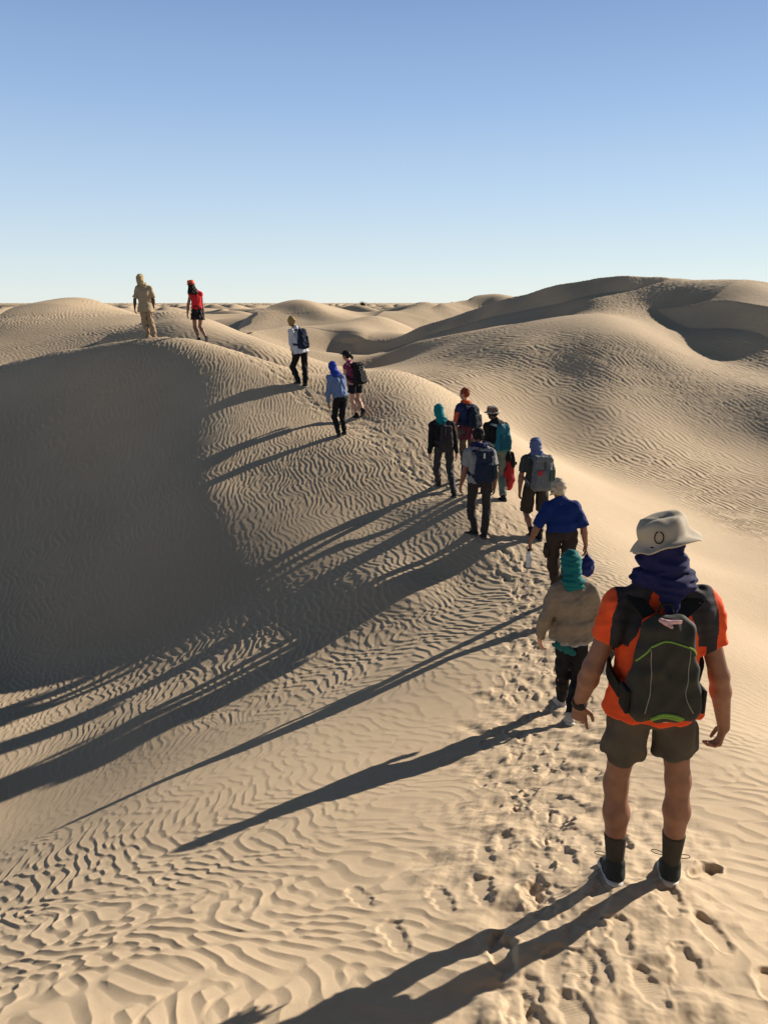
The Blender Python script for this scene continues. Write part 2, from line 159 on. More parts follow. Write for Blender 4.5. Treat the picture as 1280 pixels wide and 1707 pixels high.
# trodden trail: lumpy churned sand and shoe prints left along the walkers' line
PATH=np.array([(.75,-1.2),(.85,.6),(.80,2.0),(.95,3.2),(1.15,4.9),(1.5,6.6),(1.95,9.2),(2.2,11.5),(1.95,13.6),(1.2,15.4),(-.1,17.9),(-1.1,19.1),(-2.1,20.1),(-3.6,21.6),(-5.2,22.65),(-6.8,23.1),(-8.2,24.6)])
def lat(Xa,Ya):
    best=np.full(Xa.shape,9.,np.float32)
    for (x0,y0),(x1,y1) in zip(PATH[:-1],PATH[1:]):
        dx,dy=x1-x0,y1-y0; t=np.clip(((Xa-x0)*dx+(Ya-y0)*dy)/(dx*dx+dy*dy),0,1); best=np.minimum(best,np.hypot(Xa-x0-t*dx,Ya-y0-t*dy))
    return best
pj=np.searchsorted(rr,27); Xp,Yp=X[:,:pj],Y[:,:pj]; la=lat(Xp,Yp)
tn1=Nz(51,16,.34,math.pi,0,.4); tn2=Nz(52,22,.12,math.pi,0,.5); tn3=Nz(53,12,.9,math.pi,0,.3); tn4=Nz(54,26,.045,math.pi,0,.5)
wob=la+.16*tn3(Xp,Yp); tr=(1-sstep(wob,.30,.95-.35*sstep(Yp,5,9)))*(1-.6*sstep(Yp,7,13))
h[:,:pj]*=1-.72*tr
pq=np.searchsorted(rr,8.5); h[:,:pq]+=tr[:,:pq]*.0005*tn4(Xp[:,:pq],Yp[:,:pq])
h[:,:pj]+=tr*(.010*tn1(Xp,Yp)+.0032*tn2(Xp,Yp))
Z[:,:nj]+=h
rs=np.random.RandomState(77); prints=[]
seg=np.cumsum([0]+[math.dist(PATH[k],PATH[k+1]) for k in range(len(PATH)-1)]); Ltot=seg[-1]
for w in range(12):
    d=rs.uniform(0,.6); off0=rs.normal(0,.24); sd_=1
    while d<Ltot-.1:
        k=min(np.searchsorted(seg,d,side='right')-1,len(PATH)-2); t=(d-seg[k])/(seg[k+1]-seg[k]); p=PATH[k]+(PATH[k+1]-PATH[k])*t; v=(PATH[k+1]-PATH[k])/(seg[k+1]-seg[k]); nrm=np.array([v[1],-v[0]])
        q=p+nrm*(off0+.10*sd_+rs.normal(0,.05)); prints.append((q[0],q[1],math.atan2(v[0],v[1])+rs.normal(0,.16)+.12*sd_,rs.uniform(.003,.013)*(1.0 if d<7 else .7),rs.uniform(.9,1.12))); sd_*=-1; d+=rs.uniform(.55,.75)
prints+=[(1.62,3.42,.9,.030,.8),(1.30,3.75,.1,.015,1),(.05,2.95,-.3,.006,1),(.28,3.25,-.2,.008,1),(-.12,3.35,-.4,.005,1),(.5,2.75,0,.02,1.1),(1.42,2.85,-.1,.012,1.0),(1.50,2.5,.2,.014,.95)]
for (px,py,ang,dep,scl) in prints:
    rad=math.hypot(px,py); tha=math.atan2(px,py); w_=.26/rad
    if rad<.5: continue
    i0,i1=np.searchsorted(th,[tha-w_,tha+w_]); j0,j1=np.searchsorted(rr,[rad-.26,rad+.26]); xs=X[i0:i1,j0:j1]-px; ys=Y[i0:i1,j0:j1]-py
    a_=xs*math.sin(ang)+ys*math.cos(ang); b_=(xs*math.cos(ang)-ys*math.sin(ang))
    hw=.046*scl*(1+.18*np.sin(a_*11+.6)); dd=np.sqrt((b_/hw)**2+(np.abs(a_)/(.145*scl))**4*1.0); dd=dd+.13*tn2(xs*1.3+px,ys*1.3+py)+.02*tn4(xs+px,ys+py)
    hole=(1-sstep(dd,.60,1.15)); rim=np.exp(-((dd-1.30)/.26)**2)
    tread=.0005*np.sin(a_*420)*hole
    Zl=Z[i0:i1,j0:j1]; hz=h[i0:i1,j0:j1]
    Z[i0:i1,j0:j1]=Zl-hole*(dep*(1+.5*a_/.15)+.6*hz)+rim*dep*.22+tread
nt_,nr_=Z.shape
V=np.stack([X,Y,Z],-1).reshape(-1,3)
i=np.arange(nt_-1)[:,None]; j=np.arange(nr_-1)[None]
a=(i*nr_+j).ravel(); Fq=np.stack([a,a+1,a+nr_+1,a+nr_],1)
# ---- sand material
sand=bpy.data.materials.new('sand'); sand.use_nodes=True; n=sand.node_tree; bs=n.nodes['Principled BSDF']
bs.inputs['Roughness'].default_value=.95; bs.inputs['Specular IOR Level'].default_value=.15
tc=n.nodes.new('ShaderNodeTexCoord')
def noise(scale,detail=4,rough=.6):
    x=n.nodes.new('ShaderNodeTexNoise'); x.inputs['Scale'].default_value=scale; x.inputs['Detail'].default_value=detail; x.inputs['Roughness'].default_value=rough
    n.links.new(tc.outputs['Object'],x.inputs['Vector']); return x
n1=noise(.35,5); n2=noise(9,6,.7); n3=noise(420,3,.8); n4=noise(55,4,.7); n5=noise(900,2,.9)
rp=n.nodes.new('ShaderNodeValToRGB'); rp.color_ramp.elements[0].position=.35; rp.color_ramp.elements[1].position=.7
rp.color_ramp.elements[0].color=(.475,.37,.252,1); rp.color_ramp.elements[1].color=(.56,.447,.31,1)
mx=n.nodes.new('ShaderNodeMath'); mx.operation='MULTIPLY_ADD'; mx.inputs[1].default_value=.35
n.links.new(n2.outputs[0],mx.inputs[0]); m2=n.nodes.new('ShaderNodeMath'); m2.operation='MULTIPLY'; m2.inputs[1].default_value=.65
n.links.new(n1.outputs[0],m2.inputs[0]); n.links.new(m2.outputs[0],mx.inputs[2]); n.links.new(mx.outputs[0],rp.inputs[0])
n.links.new(rp.outputs[0],bs.inputs['Base Color'])
bp=n.nodes.new('ShaderNodeBump'); bp.inputs['Strength'].default_value=.55; bp.inputs['Distance'].default_value=.0022
ad=n.nodes.new('ShaderNodeMath'); ad.operation='MULTIPLY_ADD'; ad.inputs[1].default_value=1.2; n.links.new(n4.outputs[0],ad.inputs[0]); n.links.new(n3.outputs[0],ad.inputs[2])
sp_=n.nodes.new('ShaderNodeMapRange'); sp_.inputs[1].default_value=.3; sp_.inputs[2].default_value=.7; sp_.inputs[3].default_value=.86; sp_.inputs[4].default_value=1.12; n.links.new(n5.outputs[0],sp_.inputs[0])
vm=n.nodes.new('ShaderNodeVectorMath'); vm.operation='SCALE'; n.links.new(rp.outputs[0],vm.inputs[0]); n.links.new(sp_.outputs[0],vm.inputs['Scale']); n.links.new(vm.outputs[0],bs.inputs['Base Color'])
n.links.new(ad.outputs[0],bp.inputs['Height']); n.links.new(bp.outputs[0],bs.inputs['Normal'])
me=mesh_np('sand_ground',V,Fq); g=link('sand_ground',me,sand); tag(g,kind='structure')
print('ground',len(V),_t.time()-_t0)
from mathutils.bvhtree import BVHTree

# ---------------------------------------------------------------- solid modelling: distance fields meshed with surface nets
def nv(v): v=np.asarray(v,float); return v/(np.linalg.norm(v)+1e-12)
class SDF:
    def __init__(s,vox,pad=.05): s.vox=vox; s.ops=[]; s.lo=np.full(3,1e9); s.hi=-s.lo; s.pad=pad
    def _add(s,f,lo,hi,k,mode='u'):
        lo=np.array(lo)-s.pad; hi=np.array(hi)+s.pad; s.ops.append((f,lo,hi,k,mode))
        if mode=='u': s.lo=np.minimum(s.lo,lo); s.hi=np.maximum(s.hi,hi)
        return s
    def cone(s,a,b,ra,rb,k=.015,mode='u'):
        a=np.array(a,float); b=np.array(b,float); ba=b-a; L2=max(ba@ba,1e-9); m=max(ra,rb)
        def f(p):
            q=p-a; t=np.clip((q@ba)/L2,0,1); return np.linalg.norm(q-t[...,None]*ba,axis=-1)-(ra+(rb-ra)*t)
        return s._add(f,np.minimum(a,b)-m,np.maximum(a,b)+m,k,mode)
    def chain(s,pts,rs,k=.015):
        for i in range(len(pts)-1): s.cone(pts[i],pts[i+1],rs[i],rs[i+1],k if i else k)
        return s
    def oval(s,a,b,A,B,side,k=.02,cap=None,flat=False,mode='u',pw=2.0):
        a=np.array(a,float); b=np.array(b,float); L=np.linalg.norm(b-a)+1e-9; w=(b-a)/L; u=np.array(side,float); u=nv(u-w*(u@w)); v=np.cross(w,u)
        cap=cap or min(A[1],B[1]); m=max(A[0],B[0],cap)
        def f(p):
            q=p-a; z=q@w; t=np.clip(z/L,0,1); W=A[0]+(B[0]-A[0])*t; D=A[1]+(B[1]-A[1])*t; x=np.abs(q@u)/W; y=np.abs(q@v)/D; k1=np.hypot(x/W,y/D)+1e-6
            if flat:
                k0=np.hypot(x,y); d=np.maximum(k0*(k0-1)/k1,-np.minimum(W,D)); e=np.maximum(-z,z-L); r=.008
                return np.where((d>-r)&(e>-r),np.hypot(np.maximum(d+r,0),np.maximum(e+r,0))-r,np.maximum(d,e))
            e=np.maximum(np.maximum(-z,z-L),0)/cap; k0=np.sqrt(x*x+y*y+e*e); k1=np.sqrt(k1*k1+(e/cap)**2)
            return np.maximum(k0*(k0-1)/k1,-np.minimum(np.minimum(W,D),cap))
        return s._add(f,np.minimum(a,b)-m,np.maximum(a,b)+m,k,mode)
    def ell(s,c,r,X=(1,0,0),Z=(0,0,1),k=.015,mode='u'):
        c=np.array(c,float); X=nv(X); Z=np.array(Z,float); Z=nv(Z-X*(Z@X)); Yv=np.cross(Z,X); r=np.array(r,float); m=r.max()
        def f(p):
            q=p-c; x=q@X/r[0]; y=q@Yv/r[1]; z=q@Z/r[2]; k0=np.sqrt(x*x+y*y+z*z); k1=np.sqrt((x/r[0])**2+(y/r[1])**2+(z/r[2])**2)+1e-6; return np.maximum(k0*(k0-1)/k1,-r.min())
        return s._add(f,c-m,c+m,k,mode)
    def box(s,c,h,X,Z,rad=.02,taper=(1,1),k=.01,mode='u'):
        c=np.array(c,float); X=nv(X); Z=np.array(Z,float); Z=nv(Z-X*(Z@X)); Yv=np.cross(Z,X); h=np.array(h,float); m=np.linalg.norm(h)*max(1,max(taper))
        def f(p):
            q=p-c; z=q@Z; t=np.clip(z/h[2]*.5+.5,0,1); tx=1+(taper[0]-1)*t; ty=1+(taper[1]-1)*t
            d=np.stack([np.abs(q@X)-(h[0]*tx-rad),np.abs(q@Yv)-(h[1]*ty-rad),np.abs(z)-(h[2]-rad)],-1)
            return np.linalg.norm(np.maximum(d,0),axis=-1)+np.minimum(d.max(-1),0)-rad
        return s._add(f,c-m,c+m,k,mode)
    def plane(s,pt,n,rad=.0):      # keep the side the normal points away from
        pt=np.array(pt,float); n=nv(n)
        s.ops.append((lambda p:(p-pt)@n,None,None,rad,'x')); return s
    def disp(s,fn): s.ops.append((fn,None,None,0,'d')); return s
    def mesh(s):
        v=s.vox; lo=np.floor(s.lo/v)*v; n=np.ceil((s.hi-lo)/v).astype(int)+2
        ax=[(lo[i]+v*np.arange(n[i])).astype(np.float32) for i in range(3)]
        D=np.full(n,s.pad,np.float32)
        for f,a,b,k,m in s.ops:
            if a is None: sl=(slice(None),)*3
            else: sl=tuple(slice(max(0,int((a[i]-lo[i])/v)),min(n[i],int((b[i]-lo[i])/v)+2)) for i in range(3))
            P=np.stack(np.meshgrid(*[ax[i][sl[i]] for i in range(3)],indexing='ij'),-1)
            if m=='d':
                near=np.abs(D)<.045; D[near]+=f(P[near]).astype(np.float32); continue
            d=f(P).astype(np.float32); o=D[sl]
            if m=='u':
                if k>0: h=np.maximum(k-np.abs(o-d),0)/k; D[sl]=np.minimum(o,d)-h*h*k*.25
                else: D[sl]=np.minimum(o,d)
            elif m=='x': D[sl]=np.maximum(o,d)
            else: D[sl]=np.maximum(o,-d)
        D[[0,-1]]=np.maximum(D[[0,-1]],.01); D[:,[0,-1]]=np.maximum(D[:,[0,-1]],.01); D[:,:,[0,-1]]=np.maximum(D[:,:,[0,-1]],.01)
        ins=D<0; c=tuple(x-1 for x in n); S=np.zeros(c+(3,),np.float32); N=np.zeros(c,np.float32); quads=[]; idx=np.arange(np.prod(c)).reshape(c)
        for d in range(3):
            sa=[slice(None)]*3; sb=[slice(None)]*3; sa[d]=slice(0,-1); sb[d]=slice(1,None); sa=tuple(sa); sb=tuple(sb)
            E=np.argwhere(ins[sa]!=ins[sb]); o1,o2=[(1,2),(2,0),(0,1)][d]
            E=E[(E[:,o1]>0)&(E[:,o2]>0)&(E[:,o1]<n[o1]-1)&(E[:,o2]<n[o2]-1)]
            e2=E.copy(); e2[:,d]+=1; da=D[tuple(E.T)]; db=D[tuple(e2.T)]; t=da/(da-db); P=E.astype(np.float32); P[:,d]+=t
            cells=[]
            for i,j in ((0,0),(1,0),(1,1),(0,1)):
                q=E.copy(); q[:,o1]-=i; q[:,o2]-=j; fl=idx[tuple(q.T)]; cells.append(fl)
                np.add.at(S.reshape(-1,3),fl,P); np.add.at(N.reshape(-1),fl,1)
            Q=np.stack(cells,1); flip=da<0; Q[~flip]=Q[~flip][:,::-1]; quads.append(Q)
        Q=np.concatenate(quads); Q=Q[:,::-1]; use=np.unique(Q); re=np.full(idx.size,-1); re[use]=np.arange(len(use))
        V=S.reshape(-1,3)[use]/N.reshape(-1)[use,None]*v+lo; return V,re[Q]
    def obj(s,name,mats,parent,pick=None):
        V,Q=s.mesh(); mi=None
        if pick is not None: mi=pick(V[Q].mean(1)).astype(int)
        return link(name,mesh_np(name,V,Q,mi),mats,parent)
class N3:
    def __init__(s,seed,n,wl,sc=(1,1,1)):
        r=np.random.RandomState(seed); d=r.normal(size=(n,3)); d/=np.linalg.norm(d,axis=1)[:,None]
        s.k=d*(2*math.pi/(wl*np.exp(r.uniform(-.35,.35,n))))[:,None]*np.array(sc); s.p=r.uniform(0,6.28,n); s.n=n
    def __call__(s,P):
        o=np.zeros(P.shape[:-1])
        for k,p in zip(s.k,s.p): o+=np.sin(P@k+p)
        return o/math.sqrt(s.n/2)
_mats={}
def mat(name,rgb,rough=.85,var=.12,scale=60,bump=.3,spec=.2,trans=0,sheen=0):
    if name in _mats: return _mats[name]
    m=bpy.data.materials.new(name); m.use_nodes=True; n=m.node_tree; b=n.nodes['Principled BSDF']
    b.inputs['Roughness'].default_value=rough; b.inputs['Specular IOR Level'].default_value=spec
    if trans: b.inputs['Transmission Weight'].default_value=trans; b.inputs['IOR'].default_value=1.33
    if sheen: b.inputs['Sheen Weight'].default_value=sheen
    tcx=n.nodes.new('ShaderNodeTexCoord'); x=n.nodes.new('ShaderNodeTexNoise'); x.inputs['Scale'].default_value=scale*.25; x.inputs['Detail'].default_value=5
    n.links.new(tcx.outputs['Object'],x.inputs['Vector'])
    r=n.nodes.new('ShaderNodeValToRGB'); r.color_ramp.elements[0].position=.3; r.color_ramp.elements[1].position=.7
    r.color_ramp.elements[0].color=tuple(c*(1-var) for c in rgb)+(1,); r.color_ramp.elements[1].color=tuple(min(1,c*(1+var)) for c in rgb)+(1,)
    n.links.new(x.outputs[0],r.inputs[0]); n.links.new(r.outputs[0],b.inputs['Base Color'])
    if bump:
        y=n.nodes.new('ShaderNodeTexNoise'); y.inputs['Scale'].default_value=scale*4; n.links.new(tcx.outputs['Object'],y.inputs['Vector'])
        u=n.nodes.new('ShaderNodeBump'); u.inputs['Strength'].default_value=bump; u.inputs['Distance'].default_value=.002
        n.links.new(y.outputs[0],u.inputs['Height']); n.links.new(u.outputs[0],b.inputs['Normal'])
    _mats[name]=m; return m
def tube(name,pts,r,m,parent,seg=8,closed=False):      # a bent tube with round section
    P=[Vector(p) for p in pts]; n=len(P); rs=r if isinstance(r,(list,tuple)) else [r]*n; V=[];F=[]; prev=None
    for i,p in enumerate(P):
        t=((P[(i+1)%n]-P[i-1]) if closed else (P[min(i+1,n-1)]-P[max(i-1,0)])).normalized()
        a=(prev-t*prev.dot(t)) if prev is not None and (prev-t*prev.dot(t)).length>1e-4 else t.orthogonal()
        a.normalize(); prev=a; b=t.cross(a)
        for k in range(seg): q=2*math.pi*k/seg; V.append(p+(a*math.cos(q)+b*math.sin(q))*rs[i])
    for i in range(n if closed else n-1):
        for k in range(seg): j=(i+1)%n; F.append((i*seg+k,i*seg+(k+1)%seg,j*seg+(k+1)%seg,j*seg+k))
    if not closed: F.append(tuple(range(seg))[::-1]); F.append(tuple((n-1)*seg+k for k in range(seg)))
    me=bpy.data.meshes.new(name); me.from_pydata([tuple(v) for v in V],[],F)
    for p in me.polygons: p.use_smooth=True
    return link(name,me,m,parent)
def band(name,pts,normals,w,th,m,parent):               # a flat strap along a path
    V=[];F=[]; n=len(pts)
    for i in range(n):
        p=np.array(pts[i],float); t=nv(np.array(pts[min(i+1,n-1)],float)-np.array(pts[max(i-1,0)],float)); N=np.array(normals[i],float); N=nv(N-t*(N@t)); b=np.cross(t,N)
        for sx,sz in ((-1,-1),(1,-1),(1,1),(-1,1)): V.append(tuple(p+b*w/2*sx+N*th/2*sz))
    for i in range(n-1):
        for k in range(4): F.append((i*4+k,i*4+(k+1)%4,i*4+4+(k+1)%4,i*4+4+k))
    F.append((3,2,1,0)); F.append(tuple((n-1)*4+k for k in range(4)))
    me=bpy.data.meshes.new(name); me.from_pydata(V,[],F); return link(name,me,m,parent)
def spline(P,n=6):
    P=[np.array(p,float) for p in P]; Q=[2*P[0]-P[1]]+P+[2*P[-1]-P[-2]]; o=[]
    for i in range(1,len(Q)-2):
        for k in range(n):
            t=k/n; o.append(.5*((2*Q[i])+(-Q[i-1]+Q[i+1])*t+(2*Q[i-1]-5*Q[i]+4*Q[i+1]-Q[i+2])*t*t+(-Q[i-1]+3*Q[i]-3*Q[i+1]+Q[i+2])*t**3))
    o.append(P[-1]); return o
def revolve(name,prof,m,parent,c,X,Z,sx=1,sy=1,seg=48,wave=None,pick=None):  # closed profile [(r,z)] turned about Z; wave(angle, r) lifts points
    c=np.array(c,float); X=nv(X); Z=np.array(Z,float); X=nv(X-Z*(X@Z)/(Z@Z)); Z=nv(Z); Yv=np.cross(Z,X); V=[];F=[]; n=len(prof)
    for k in range(seg):
        a=2*math.pi*k/seg
        for r,z in prof: V.append(tuple(c+X*(r*math.cos(a)*sx)+Yv*(r*math.sin(a)*sy)+Z*(z+(wave(a,r) if wave else 0))))
    for k in range(seg):
        j=(k+1)%seg
        for i in range(n-1): F.append((k*n+i,j*n+i,j*n+i+1,k*n+i+1))
    me=bpy.data.meshes.new(name); me.from_pydata(V,[],F); mats=m if isinstance(m,(list,tuple)) else [m]
    o=link(name,me,mats,parent)
    for i,p in enumerate(me.polygons):
        p.use_smooth=True
        if pick: p.material_index=pick(i%(n-1))
    return o
# ---------------------------------------------------------------- people
def ground_at(x,y): return float(zb_pts([x],[y])[0])+.006
def hand(S,w,d,pn,th,s,fat=1.0,curl=(.25,.35,.45,.5),thumb=.6):   # w wrist, d along the hand, pn palm side, th thumb side
    d=nv(d); pn=nv(np.array(pn)-d*(np.array(pn)@d)); side=np.cross(d,pn); side=side*(1 if side@np.array(th)>0 else -1)
    S.oval(w-d*.01*s,w+d*.082*s,(.026*s,.019*s),(.040*s,.014*s),side,k=.012)
    for i,(off,L,cu) in enumerate(zip((.029,.010,-.010,-.029),(.074,.083,.077,.060),curl)):
        p=w+d*(.080-.004*abs(i-1))*s+side*off*s; dd=d+side*off*2.2; r=.0088*s*fat*(.9 if i==3 else 1)
        a=0
        for j,f in enumerate((.45,.31,.24)):
            a+=cu*(1.0 if j else .7); v=nv(dd)*math.cos(a)+pn*math.sin(a); q=p+v*L*f*s; S.cone(p,q,r*(1-.06*j),r*(.92-.06*j),k=.0035); p=q
    p=w+d*.022*s+side*.026*s+pn*.006*s; q=p+(d*.62+side*.55+pn*.3*thumb)*.045*s; S.cone(p,q,.0125*s*fat,.0105*s*fat,k=.012)
    q2=q+nv(d*.9+side*.15+pn*.35*thumb)*.030*s; S.cone(q,q2,.0098*s*fat,.0092*s*fat,k=.003); S.cone(q2,q2+nv(d*.95+pn*.4*thumb)*.024*s,.0092*s*fat,.0078*s*fat,k=.003)
def person(o):
    H=o['H']; s=H/1.78; vox=o['vox']; phi=R(o['face']); f=np.array([-math.sin(phi),math.cos(phi),0]); r=np.array([math.cos(phi),math.sin(phi),0]); up=np.array([0,0,1.])
    J={k:np.array(v,float) for k,v in o['J'].items()}
    root=bpy.data.objects.new('person',None); col.objects.link(root)
    # feet meet the sand; the rest of the figure shifts with them
    dz=[]
    for q in 'lr':
        a=J['a'+q]; g=ground_at(a[0],a[1])+.075*s+o.get('lift',{}).get(q,0)-.022
        if not o.get('lift',{}).get(q): dz.append(g-a[2])
        J['_g'+q]=np.array([a[0],a[1],g])
    d=float(np.mean(dz)) if dz else 0
    for k in J:
        if k[0]!='_' and k not in('al','ar'): J[k][2]+=d
    for q in 'lr': J['a'+q]=J.pop('_g'+q)
    base=(J['al']+J['ar'])/2; base[2]=ground_at(base[0],base[1])
    root.location=base
    for k in J: J[k]=J[k]-base
    tag(root,o['label'],'person',o.get('group'))
    skin=mat('skin_'+o.get('skin','tan'),{'tan':(.215,.105,.068),'pale':(.50,.27,.19),'dark':(.10,.055,.035)}[o.get('skin','tan')],.55,.2,60,.5,.4)
    nk,sL,sR,hL,hR,hd=J['nk'],J['sl'],J['sr'],J['hl'],J['hr'],J['hd']
    mS=(sL+sR)/2; mH=(hL+hR)/2; ax=nv(mS-mH); wd=o.get('girth',1.0); hf=J.get('hf',f); phh=R(o.get('look',o['face'])); hf=np.array([-math.sin(phh),math.cos(phh),0]); hr=np.array([math.cos(phh),math.sin(phh),0])
    hup=nv(nv(hd-nk)*.5+up)
    chest=mS-ax*.12*s; waist=mH+ax*.15*s
    rs=nv(sR-sL); rh=nv(r)
    # --- body: one continuous surface
    B=SDF(vox); cl=.80 if o['legs']['type']=='trousers' else 1.0; ca=[t['sleeve'] for t in o['tops']][-1]; cu=.84 if ca>.5 else 1.0; cf_=.80 if ca>1.3 else 1.0
    B.oval(mH+ax*.02,waist,(.125*s,.08*s),(.11*s*wd,.078*s*wd),r,.03).oval(waist,chest,(.11*s*wd,.078*s*wd),(.13*s,.085*s),r,.03).cone(sL+ax*-.01,sR-ax*.01,.042*s,.042*s,.03)
    B.cone(chest+ax*.03,nk-ax*.02,.06*s,.05*s,.03).cone(nk-ax*.02,hd-hup*.06*s,.058*s,.054*s,.03)
    B.ell(hd+hup*.015*s,(.075*s,.095*s,.108*s),hr,hup,.02).ell(hd+hf*.035*s-hup*.065*s,(.052*s,.058*s,.055*s),hr,hup,.03)
    B.cone(hd+hf*.088*s+hup*.0*s,hd+hf*.108*s-hup*.032*s,.009*s,.014*s,.012).cone(hd+hf*.084*s+hup*.022*s-hr*.03*s,hd+hf*.084*s+hup*.022*s+hr*.03*s,.011*s,.011*s,.015)
    B.oval(hd+hf*.083*s-hup*.062*s-hr*.018*s,hd+hf*.083*s-hup*.062*s+hr*.018*s,(.012*s,.009*s),(.012*s,.009*s),hf,.006)
    for q in(-1,1): B.ell(hd+hr*.078*s*q-hup*.01*s,(.010*s,.018*s,.032*s),hr,hup,.006)
    arm=o.get('arm',1.0)
    for q,side in(('l',-1),('r',1)):
        S_,E_,W_=J['s'+q],J['e'+q],J['w'+q]; rr_=r*side
        B.cone(S_,E_,.052*s*arm*cu,.040*s*arm*cf_,.02); m_=E_+(W_-E_)*.3; B.cone(E_,m_,.041*s*arm*cf_,.042*s*arm*cf_,.02); B.cone(m_,W_,.042*s*arm*cf_,.026*s*arm,.02)
        dirn=np.array(o.get('hdir',{}).get(q,tuple(nv(nv(W_-E_)*.6-up))))
        pn=np.array(o.get('palm',{}).get(q,tuple(-rr_*1.0+f*.2))); th_=np.array(o.get('thumbdir',{}).get(q,tuple(f)))
        hand(B,W_,dirn,pn,th_,s,1.0 if vox<.007 else 1.2,curl=o.get('curl',{}).get(q,(.3,.42,.5,.55)))
        hp,kn,an=J['h'+q],J['k'+q],J['a'+q]; cf=kn+(an-kn)*.32; back=-f*.014*s
        B.cone(hp,kn,.074*s*cl,.051*s*cl,.02); B.cone(kn,cf+back,.050*s*cl,.057*s*cl,.04); B.cone(cf+back,an,.057*s*cl,.034*s*cl,.03)
        td=J_toe(J,o,q,f); B.cone(an-up*.02*s,an+td*.10*s-up*.035*s,.026*s,.020*s,.01)
    B.obj('body',skin,root)
    # --- shoes and socks
    sp=o['shoe']
    for q in 'lr':
        an=J['a'+q]; td=J_toe(J,o,q,f); sd=nv(np.cross(td,up)); nz=np.cross(sd,td); so_=an-nz*.072*s; hgt=sp.get('h',.0)
        um=mat(*sp['upper']); sm=mat(*sp['sole']); K=SDF(min(vox,.008))
        K.oval(so_-td*.035*s+nz*.014*s,so_+td*.165*s+nz*.010*s,(.044*s,.020*s),(.050*s,.018*s),sd,.0,cap=.050*s)
        K.obj('shoe_sole',sm,root)
        K=SDF(min(vox,.008)); K.oval(so_-td*.03*s+nz*.046*s,so_+td*.06*s+nz*.046*s,(.038*s,.040*s),(.040*s,.038*s),sd,.02,cap=.042*s)
        K.oval(so_+td*.05*s+nz*.032*s,so_+td*.165*s+nz*.024*s,(.042*s,.034*s),(.040*s,.022*s),sd,.03,cap=.045*s)
        K.cone(an-nz*.02*s-td*.008*s,an+nz*(.012+hgt)*s-td*.010*s,.046*s,.047*s,.02)
        sh=K.obj('shoe',um,root)
        if sp.get('sock'):
            a2=an+(J['k'+q]-an)*sp['sock'][1]; K=SDF(min(vox,.008)); a1=an+(J['k'+q]-an)*.04; ck=-f*.008*s; K.oval(a1,a2+ck,(.038*s,.041*s),(.053*s,.056*s),r,.0,flat=True).obj('sock',mat(*sp['sock'][0]),root)
    # --- legs: trousers, shorts or skirt
    L=o['legs']; lm=mat(*L['m']); K=SDF(vox,.06); wr=N3(o['seed'],14,.10*s,(1,1,.7)); lo_=L.get('loose',1.0)
    if L['type']=='skirt':
        K.oval(mH+ax*L.get('top',.11)*s,mH-up*L['len']*s,(.150*s*wd,.115*s*wd),(L.get('flare',.2)*s,L.get('flare',.2)*.85*s),r,.0,flat=True)
    else:
        K.oval(mH+ax*.10*s,mH-ax*.02*s,(.140*s*wd,.106*s*wd),(.155*s,.118*s),r,.03,cap=.06)
        for q in 'lr':
            hp,kn,an=J['h'+q],J['k'+q],J['a'+q]
            if L['type']=='shorts':
                e=hp+(kn-hp)*L['len']; K.oval(hp-up*.0*s,e,(.080*s*lo_,.098*s*lo_),(.088*s*lo_*L.get('hem',1.05),.098*s*lo_),r,.014,flat=True)
            else:
                e=kn+(an-kn)*L.get('len',.93); cq=kn+(an-kn)*.32-f*.012*s; K.cone(hp+up*.0*s,kn,.088*s*lo_,.068*s*lo_,.03); K.cone(kn,cq,.067*s*lo_,.066*s*lo_,.03); K.oval(cq,e,(.062*s*lo_,.066*s*lo_),(.058*s*lo_,.064*s*lo_),r,.03,flat=True)
    K.disp(lambda P:wr(P)*L.get('wr',.005)); K.obj('skirt' if L['type']=='skirt' else L['type'],lm,root)
    for L in o.get('over',[]):
        K=SDF(vox,.06); K.oval(mH+ax*L['top']*s,mH-up*L['len']*s,(.160*s*wd,.128*s*wd),(L['flare']*s,L['flare']*.85*s),r,.0,flat=True); wq=N3(o['seed']+2,12,.08*s,(1,1,.35))
        K.disp(lambda P:wq(P)*.010); K.obj(L['name'],mat(*L['m']),root)
    # --- tops
    for T in o['tops']:
        tm=[mat(*x) for x in T['m']]; g=T.get('g',1.0); wr2=N3(o['seed']+5,16,.11*s,(1,1,.55)); wr3=N3(o['seed']+6,10,.045*s)
        K=SDF(vox,.06); hem=mH+ax*T.get('hem',0.0)*s-up*0; top=mS-ax*.10*s
        K.oval(hem,waist,(.186*s*g*T.get('flare',1),.142*s*g*T.get('flare',1)),(.160*s*g*wd,.128*s*g*wd),r,.03,flat=True)
        K.oval(waist,top,(.160*s*g*wd,.128*s*g*wd),(.178*s*g,.125*s*g),r,.05)
        K.cone(sL+up*.0,sR,.066*s*g,.066*s*g,.06); K.cone(sL+ax*.012,nk+up*.012*s,.056*s,.055*s,.04); K.cone(sR+ax*.012,nk+up*.012*s,.056*s,.055*s,.04)
        for q in 'lr':
            S_,E_,W_=J['s'+q],J['e'+q],J['w'+q]; sl_=T['sleeve']; rA=.064*s*g; 
            if sl_<=1:
                if sl_>0: e=S_+(E_-S_)*sl_; K.cone(S_,S_+(E_-S_)*sl_*.5,.067*s*g,rA,.03); K.oval(S_+(E_-S_)*sl_*.3,e,(rA,rA),(rA*T.get('cuff',1.03),rA*T.get('cuff',1.03)),r,.03,flat=True)
            else:
                K.cone(S_,E_,.067*s*g,.056*s*g,.03); e=E_+(W_-E_)*(sl_-1); K.oval(E_,e,(.054*s*g,.054*s*g),(.042*s*g,.042*s*g),r,.03,flat=True)
        am=T.get('wr',.006); K.disp(lambda P:(wr2(P)+.25*wr3(P))*am*.8)
